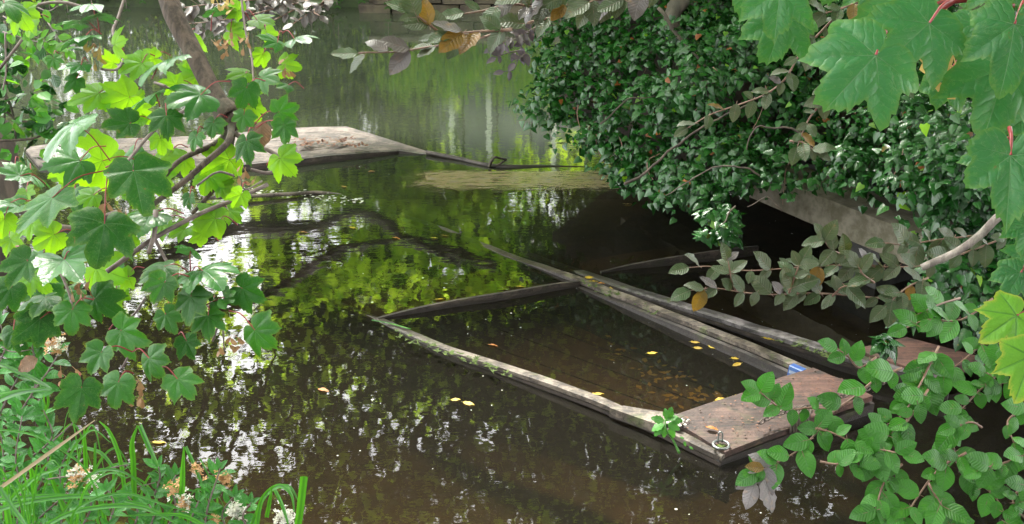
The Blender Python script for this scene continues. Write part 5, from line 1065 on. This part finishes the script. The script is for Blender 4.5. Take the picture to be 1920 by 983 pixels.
lf = link('leaf', rnd.choice(BRZ), gb, leaf_matrix(P(1432, 878, 1.69), 190, .03, .2, .4, 0)); lf['label'] = 'rusty orange leaf'

# ================================================================== NEAR BANK PLANTS (lower left)
def sedge(x, label):
    return thing('sedge', label, 'sedge', P(x, 1000, 2.2), 'sedge tufts on the near bank')
SG = [sedge(80, 'sedge tuft with long arching blades in the lower left corner'), sedge(330, 'sedge tuft with folded upright blades right of the corner clump'), sedge(540, 'sedge tuft with a torn broad blade at the bottom edge')]
BL = [(0, [(-20, 300+320), (2, 560), (5, 540)], 8, 2.3), (0, [(-10, 745), (40, 735), (95, 732)], 8, 2.0), (0, [(-20, 760), (30, 738), (98, 728)], 9, 2.0), (0, [(-10, 680), (40, 700), (80, 720), (98, 730)], 7, 2.0), (0, [(-20, 930), (50, 880), (120, 830), (178, 788)], 5.5, 1.9),
 (0, [(0, 806), (60, 815), (110, 840), (160, 880), (185, 940), (195, 1000)], 3.2, 1.9), (0, [(-20, 960), (60, 940), (160, 930), (260, 945), (300, 960)], 7, 1.95), (0, [(60, 1000), (140, 960), (240, 948), (300, 965), (360, 1000)], 7, 1.85), (0, [(-20, 940), (100, 930), (180, 935)], 7, 2.0), (0, [(20, 1000), (10, 920), (25, 900)], 9, 2.05),
 (0, [(70, 1000), (62, 900), (55, 870)], 8, 2.1), (0, [(130, 990), (150, 950), (230, 925), (320, 950), (420, 975)], 4, 1.8), (0, [(100, 830), (85, 770), (82, 740)], 5, 2.1), (1, [(163, 905), (160, 850), (158, 800)], 6, 2.1), (1, [(235, 930), (225, 860), (205, 810), (186, 790)], 6, 2.05),
 (1, [(252, 935), (250, 870), (248, 830), (258, 798)], 8, 2.0), (1, [(262, 798), (280, 840), (298, 875)], 7, 2.0), (1, [(340, 985), (342, 900), (345, 838)], 8, 1.95), (1, [(348, 838), (370, 885), (388, 940)], 5, 1.95), (1, [(120, 960), (170, 890), (230, 885), (290, 930)], 5, 2.0), (1, [(160, 840), (190, 850), (215, 880), (235, 905)], 5, 2.1), (1, [(300, 990), (330, 920), (400, 940), (400, 1000)], 3, 2.0),
 (1, [(375, 860), (395, 900), (420, 950)], 2.5, 2.0), (2, [(480, 1000), (490, 940), (520, 912), (545, 925), (552, 960)], 7, 1.9), (2, [(500, 970), (510, 915)], 6, 1.9), (2, [(512, 912), (530, 950), (545, 1000)], 5, 1.9), (2, [(554, 1010), (562, 960), (570, 893)], 11, 1.85), (2, [(470, 990), (500, 925), (540, 912), (560, 940)], 6, 1.92),
 (0, [(60, 790), (90, 760), (80, 700), (60, 640)], 4, 2.2), (0, [(0, 770), (25, 790), (40, 830)], 5, 2.2), (0, [(-10, 900), (30, 960), (60, 1000)], 7, 1.9), (1, [(200, 1000), (190, 940), (170, 900)], 6, 2.0), (0, [(-20, 980), (60, 900), (110, 880)], 6, 2.0), (1, [(100, 980), (200, 880), (260, 870)], 5, 2.1), (0, [(140, 1000), (110, 930), (90, 880)], 7, 2.05), (1, [(420, 1010), (380, 985), (330, 965), (230, 968)], 6, 1.85)]
for _ in range(46):
    t = rnd.choice([0, 0, 0, 1, 1]); x0 = {0: rnd.uniform(-20, 180), 1: rnd.uniform(180, 440)}[t]; hh = rnd.uniform(60, 190)*(1.2 if t == 0 else .7); le = rnd.uniform(-110, 110)
    BL.append((t, [(x0, 1005), (x0+le*.25, 1000-hh*.7), (x0+le*.65, 1000-hh), (x0+le, 1000-hh*rnd.uniform(.55, .95))], rnd.uniform(1.8, 4.2), rnd.uniform(1.9, 2.25)))
for (t, pts, wpx, d) in BL:
    q = smooth_path(pxpath(pts, d, d-.05), 6); n = len(q); mb = MB(); vs = []; us = []
    for i, p in enumerate(q):
        tt = (q[min(i+1, n-1)]-q[max(i-1, 0)]).normalized(); s = tt.cross(CB+Vector((.3, 0, .4))).normalized(); f = i/(n-1); wd_ = wpx*d/F_PX*.62*(1-.75*max(0, f-.55)/.45 if not (t == 2 and wpx > 10) else 1)
        up_ = s.cross(tt).normalized()
        vs += [p-s*wd_+up_*wd_*.35, p, p+s*wd_+up_*wd_*.35]; 
    fs = []; uu = []
    for i in range(n-1):
        for k in range(2):
            fs.append([i*3+k, i*3+k+1, (i+1)*3+k+1, (i+1)*3+k]); uu.append([(.5, .3 if (k_ % 3) != 1 else 0) for k_ in fs[-1]])
    mb.add(vs, fs, 0, uu); 
    dry = (pts[0] == (-20, 930)); obj_local('blade', mb, L_straw if dry else L_sedge, SG[t], q[0])
# privet
pv = [thing('privet_shrub', l_, 'shrub', P(x, 1000, 2.1), 'privet growing on the near bank') for x, l_ in ((60, 'privet with oval leaves and old blossom at the lower left edge'), (300, 'privet with orange faded flowers and white blossom at the bottom'), (20, 'taller leafy stems with a dead beige leaf at the left edge'))]
def pstem(par, pts, d, gap=12, L_=27, w=1):
    q = twig(par, pxpath(pts, d, d-.03), .0022, .0012, M_twig, 'stem', 5); T = 0
    for i in range(len(pts)-1):
        l = math.hypot(pts[i+1][0]-pts[i][0], pts[i+1][1]-pts[i][1]); ba = math.degrees(math.atan2(pts[i+1][1]-pts[i][1], pts[i+1][0]-pts[i][0])); k = 0
        while k < l:
            f = k/l
            for sd_ in (-1, 1):
                ln = rnd.uniform(-.1, .9)
                link('leaf', rnd.choice(PRI), par, leaf_matrix(P(pts[i][0]+(pts[i+1][0]-pts[i][0])*f, pts[i][1]+(pts[i+1][1]-pts[i][1])*f, d-.01*rnd.random()), ba+sd_*rnd.uniform(35, 80), L_*rnd.uniform(.75, 1.25)*d/F_PX, ln, .5, rnd.uniform(-.5, .5)))
            k += gap*rnd.uniform(.8, 1.2)
    for a in (-25, 20): link('leaf', rnd.choice(PRI), par, leaf_matrix(P(pts[-1][0], pts[-1][1], d-.03), ba+a, L_*.8*d/F_PX, .3, .5, 0))
for pts in ([(30, 1000), (40, 920), (30, 850), (40, 780)], [(80, 1000), (70, 930), (90, 870), (80, 800)], [(110, 1000), (120, 940), (110, 890), (130, 840)], [(0, 950), (10, 880), (0, 810)], [(150, 1000), (170, 950), (160, 900)], [(10, 1000), (0, 930)], [(60, 860), (100, 820), (80, 770)], [(50, 990), (95, 950), (130, 925)]): pstem(pv[0], pts, rnd.uniform(2.05, 2.2), 15, 30)
for pts in ([(200, 1000), (210, 950), (200, 920)], [(250, 1000), (260, 960), (240, 930)], [(310, 1000), (330, 950), (320, 915), (330, 890)], [(380, 1000), (390, 950), (405, 905), (412, 880)], [(430, 1000), (420, 960), (440, 930)], [(290, 930), (300, 895), (298, 875)], [(470, 1000), (455, 970), (470, 945)], [(350, 1000), (360, 965), (372, 940)], [(280, 1000), (290, 965), (280, 945)]): pstem(pv[1], pts, rnd.uniform(1.85, 2.05), 15, 29)
for pts in ([(-10, 800), (20, 740), (40, 690), (30, 640)], [(20, 800), (60, 740), (90, 700), (110, 660)], [(-10, 700), (10, 650), (0, 610)], [(60, 760), (70, 700), (60, 650), (75, 610)]): pstem(pv[2], pts, rnd.uniform(2.1, 2.25), 20, 36)
def blossom(par, x, y, d, n, r, m):
    mb = MB(); c = P(x, y, d)
    for i in range(n):
        p = c+Vector((rnd.gauss(0, r*.75), rnd.gauss(0, r*.6), rnd.gauss(0, r*.85))); s = .0035*rnd.uniform(.7, 1.3); R = Matrix.Rotation(rnd.uniform(0, 6), 3, 'Z') @ Matrix.Rotation(rnd.uniform(-1, 1), 3, 'X')
        for k in range(4):
            a = k*PI/2; mb.add([p, p+R @ Vector((math.cos(a-.5), math.sin(a-.5), .2))*s, p+R @ Vector((math.cos(a), math.sin(a), .3))*s*1.4, p+R @ Vector((math.cos(a+.5), math.sin(a+.5), .2))*s], [[0, 1, 2, 3]])
    obj_local('blossom', mb, m, par, c, False)
for (x, y, n, r, m, k) in ((445, 958, 110, .011, M_flower, 1), (535, 970, 90, .012, M_flower, 1), (345, 940, 50, .010, M_flower, 1), (422, 898, 60, .007, M_oflower, 1), (346, 945, 40, .008, M_oflower, 1), (325, 915, 30, .007, M_oflower, 1), (370, 880, 24, .007, M_oflower, 1), (400, 975, 30, .006, M_oflower, 1), (150, 895, 70, .012, M_oflower, 0), (145, 890, 50, .012, M_flower, 0), (40, 633, 30, .007, M_flower, 2), (100, 650, 60, .012, M_oflower, 2), (108, 645, 40, .012, M_flower, 2), (175, 905, 30, .01, M_flower, 0)): blossom(pv[k], x, y, 1.93 if k == 1 else 2.0, n, r, m)
link('leaf', oval_mesh('leaf', L_dead, 5, wid=.75, droop=.3, fold=.2, wave=.06), pv[2], leaf_matrix(P(70, 672, 1.95), 150, .04, .3, .3))['label'] = 'dead beige leaf caught in the stems'
for pts in ([(90, 900), (160, 890), (240, 872)], [(100, 830), (140, 790), (150, 770)], [(200, 960), (230, 925), (290, 905)], [(0, 650), (20, 660), (60, 655)]): twig(pv[0], pxpath(pts, 2.0), .0016, .001, M_twig, 'dead_twig', 4)
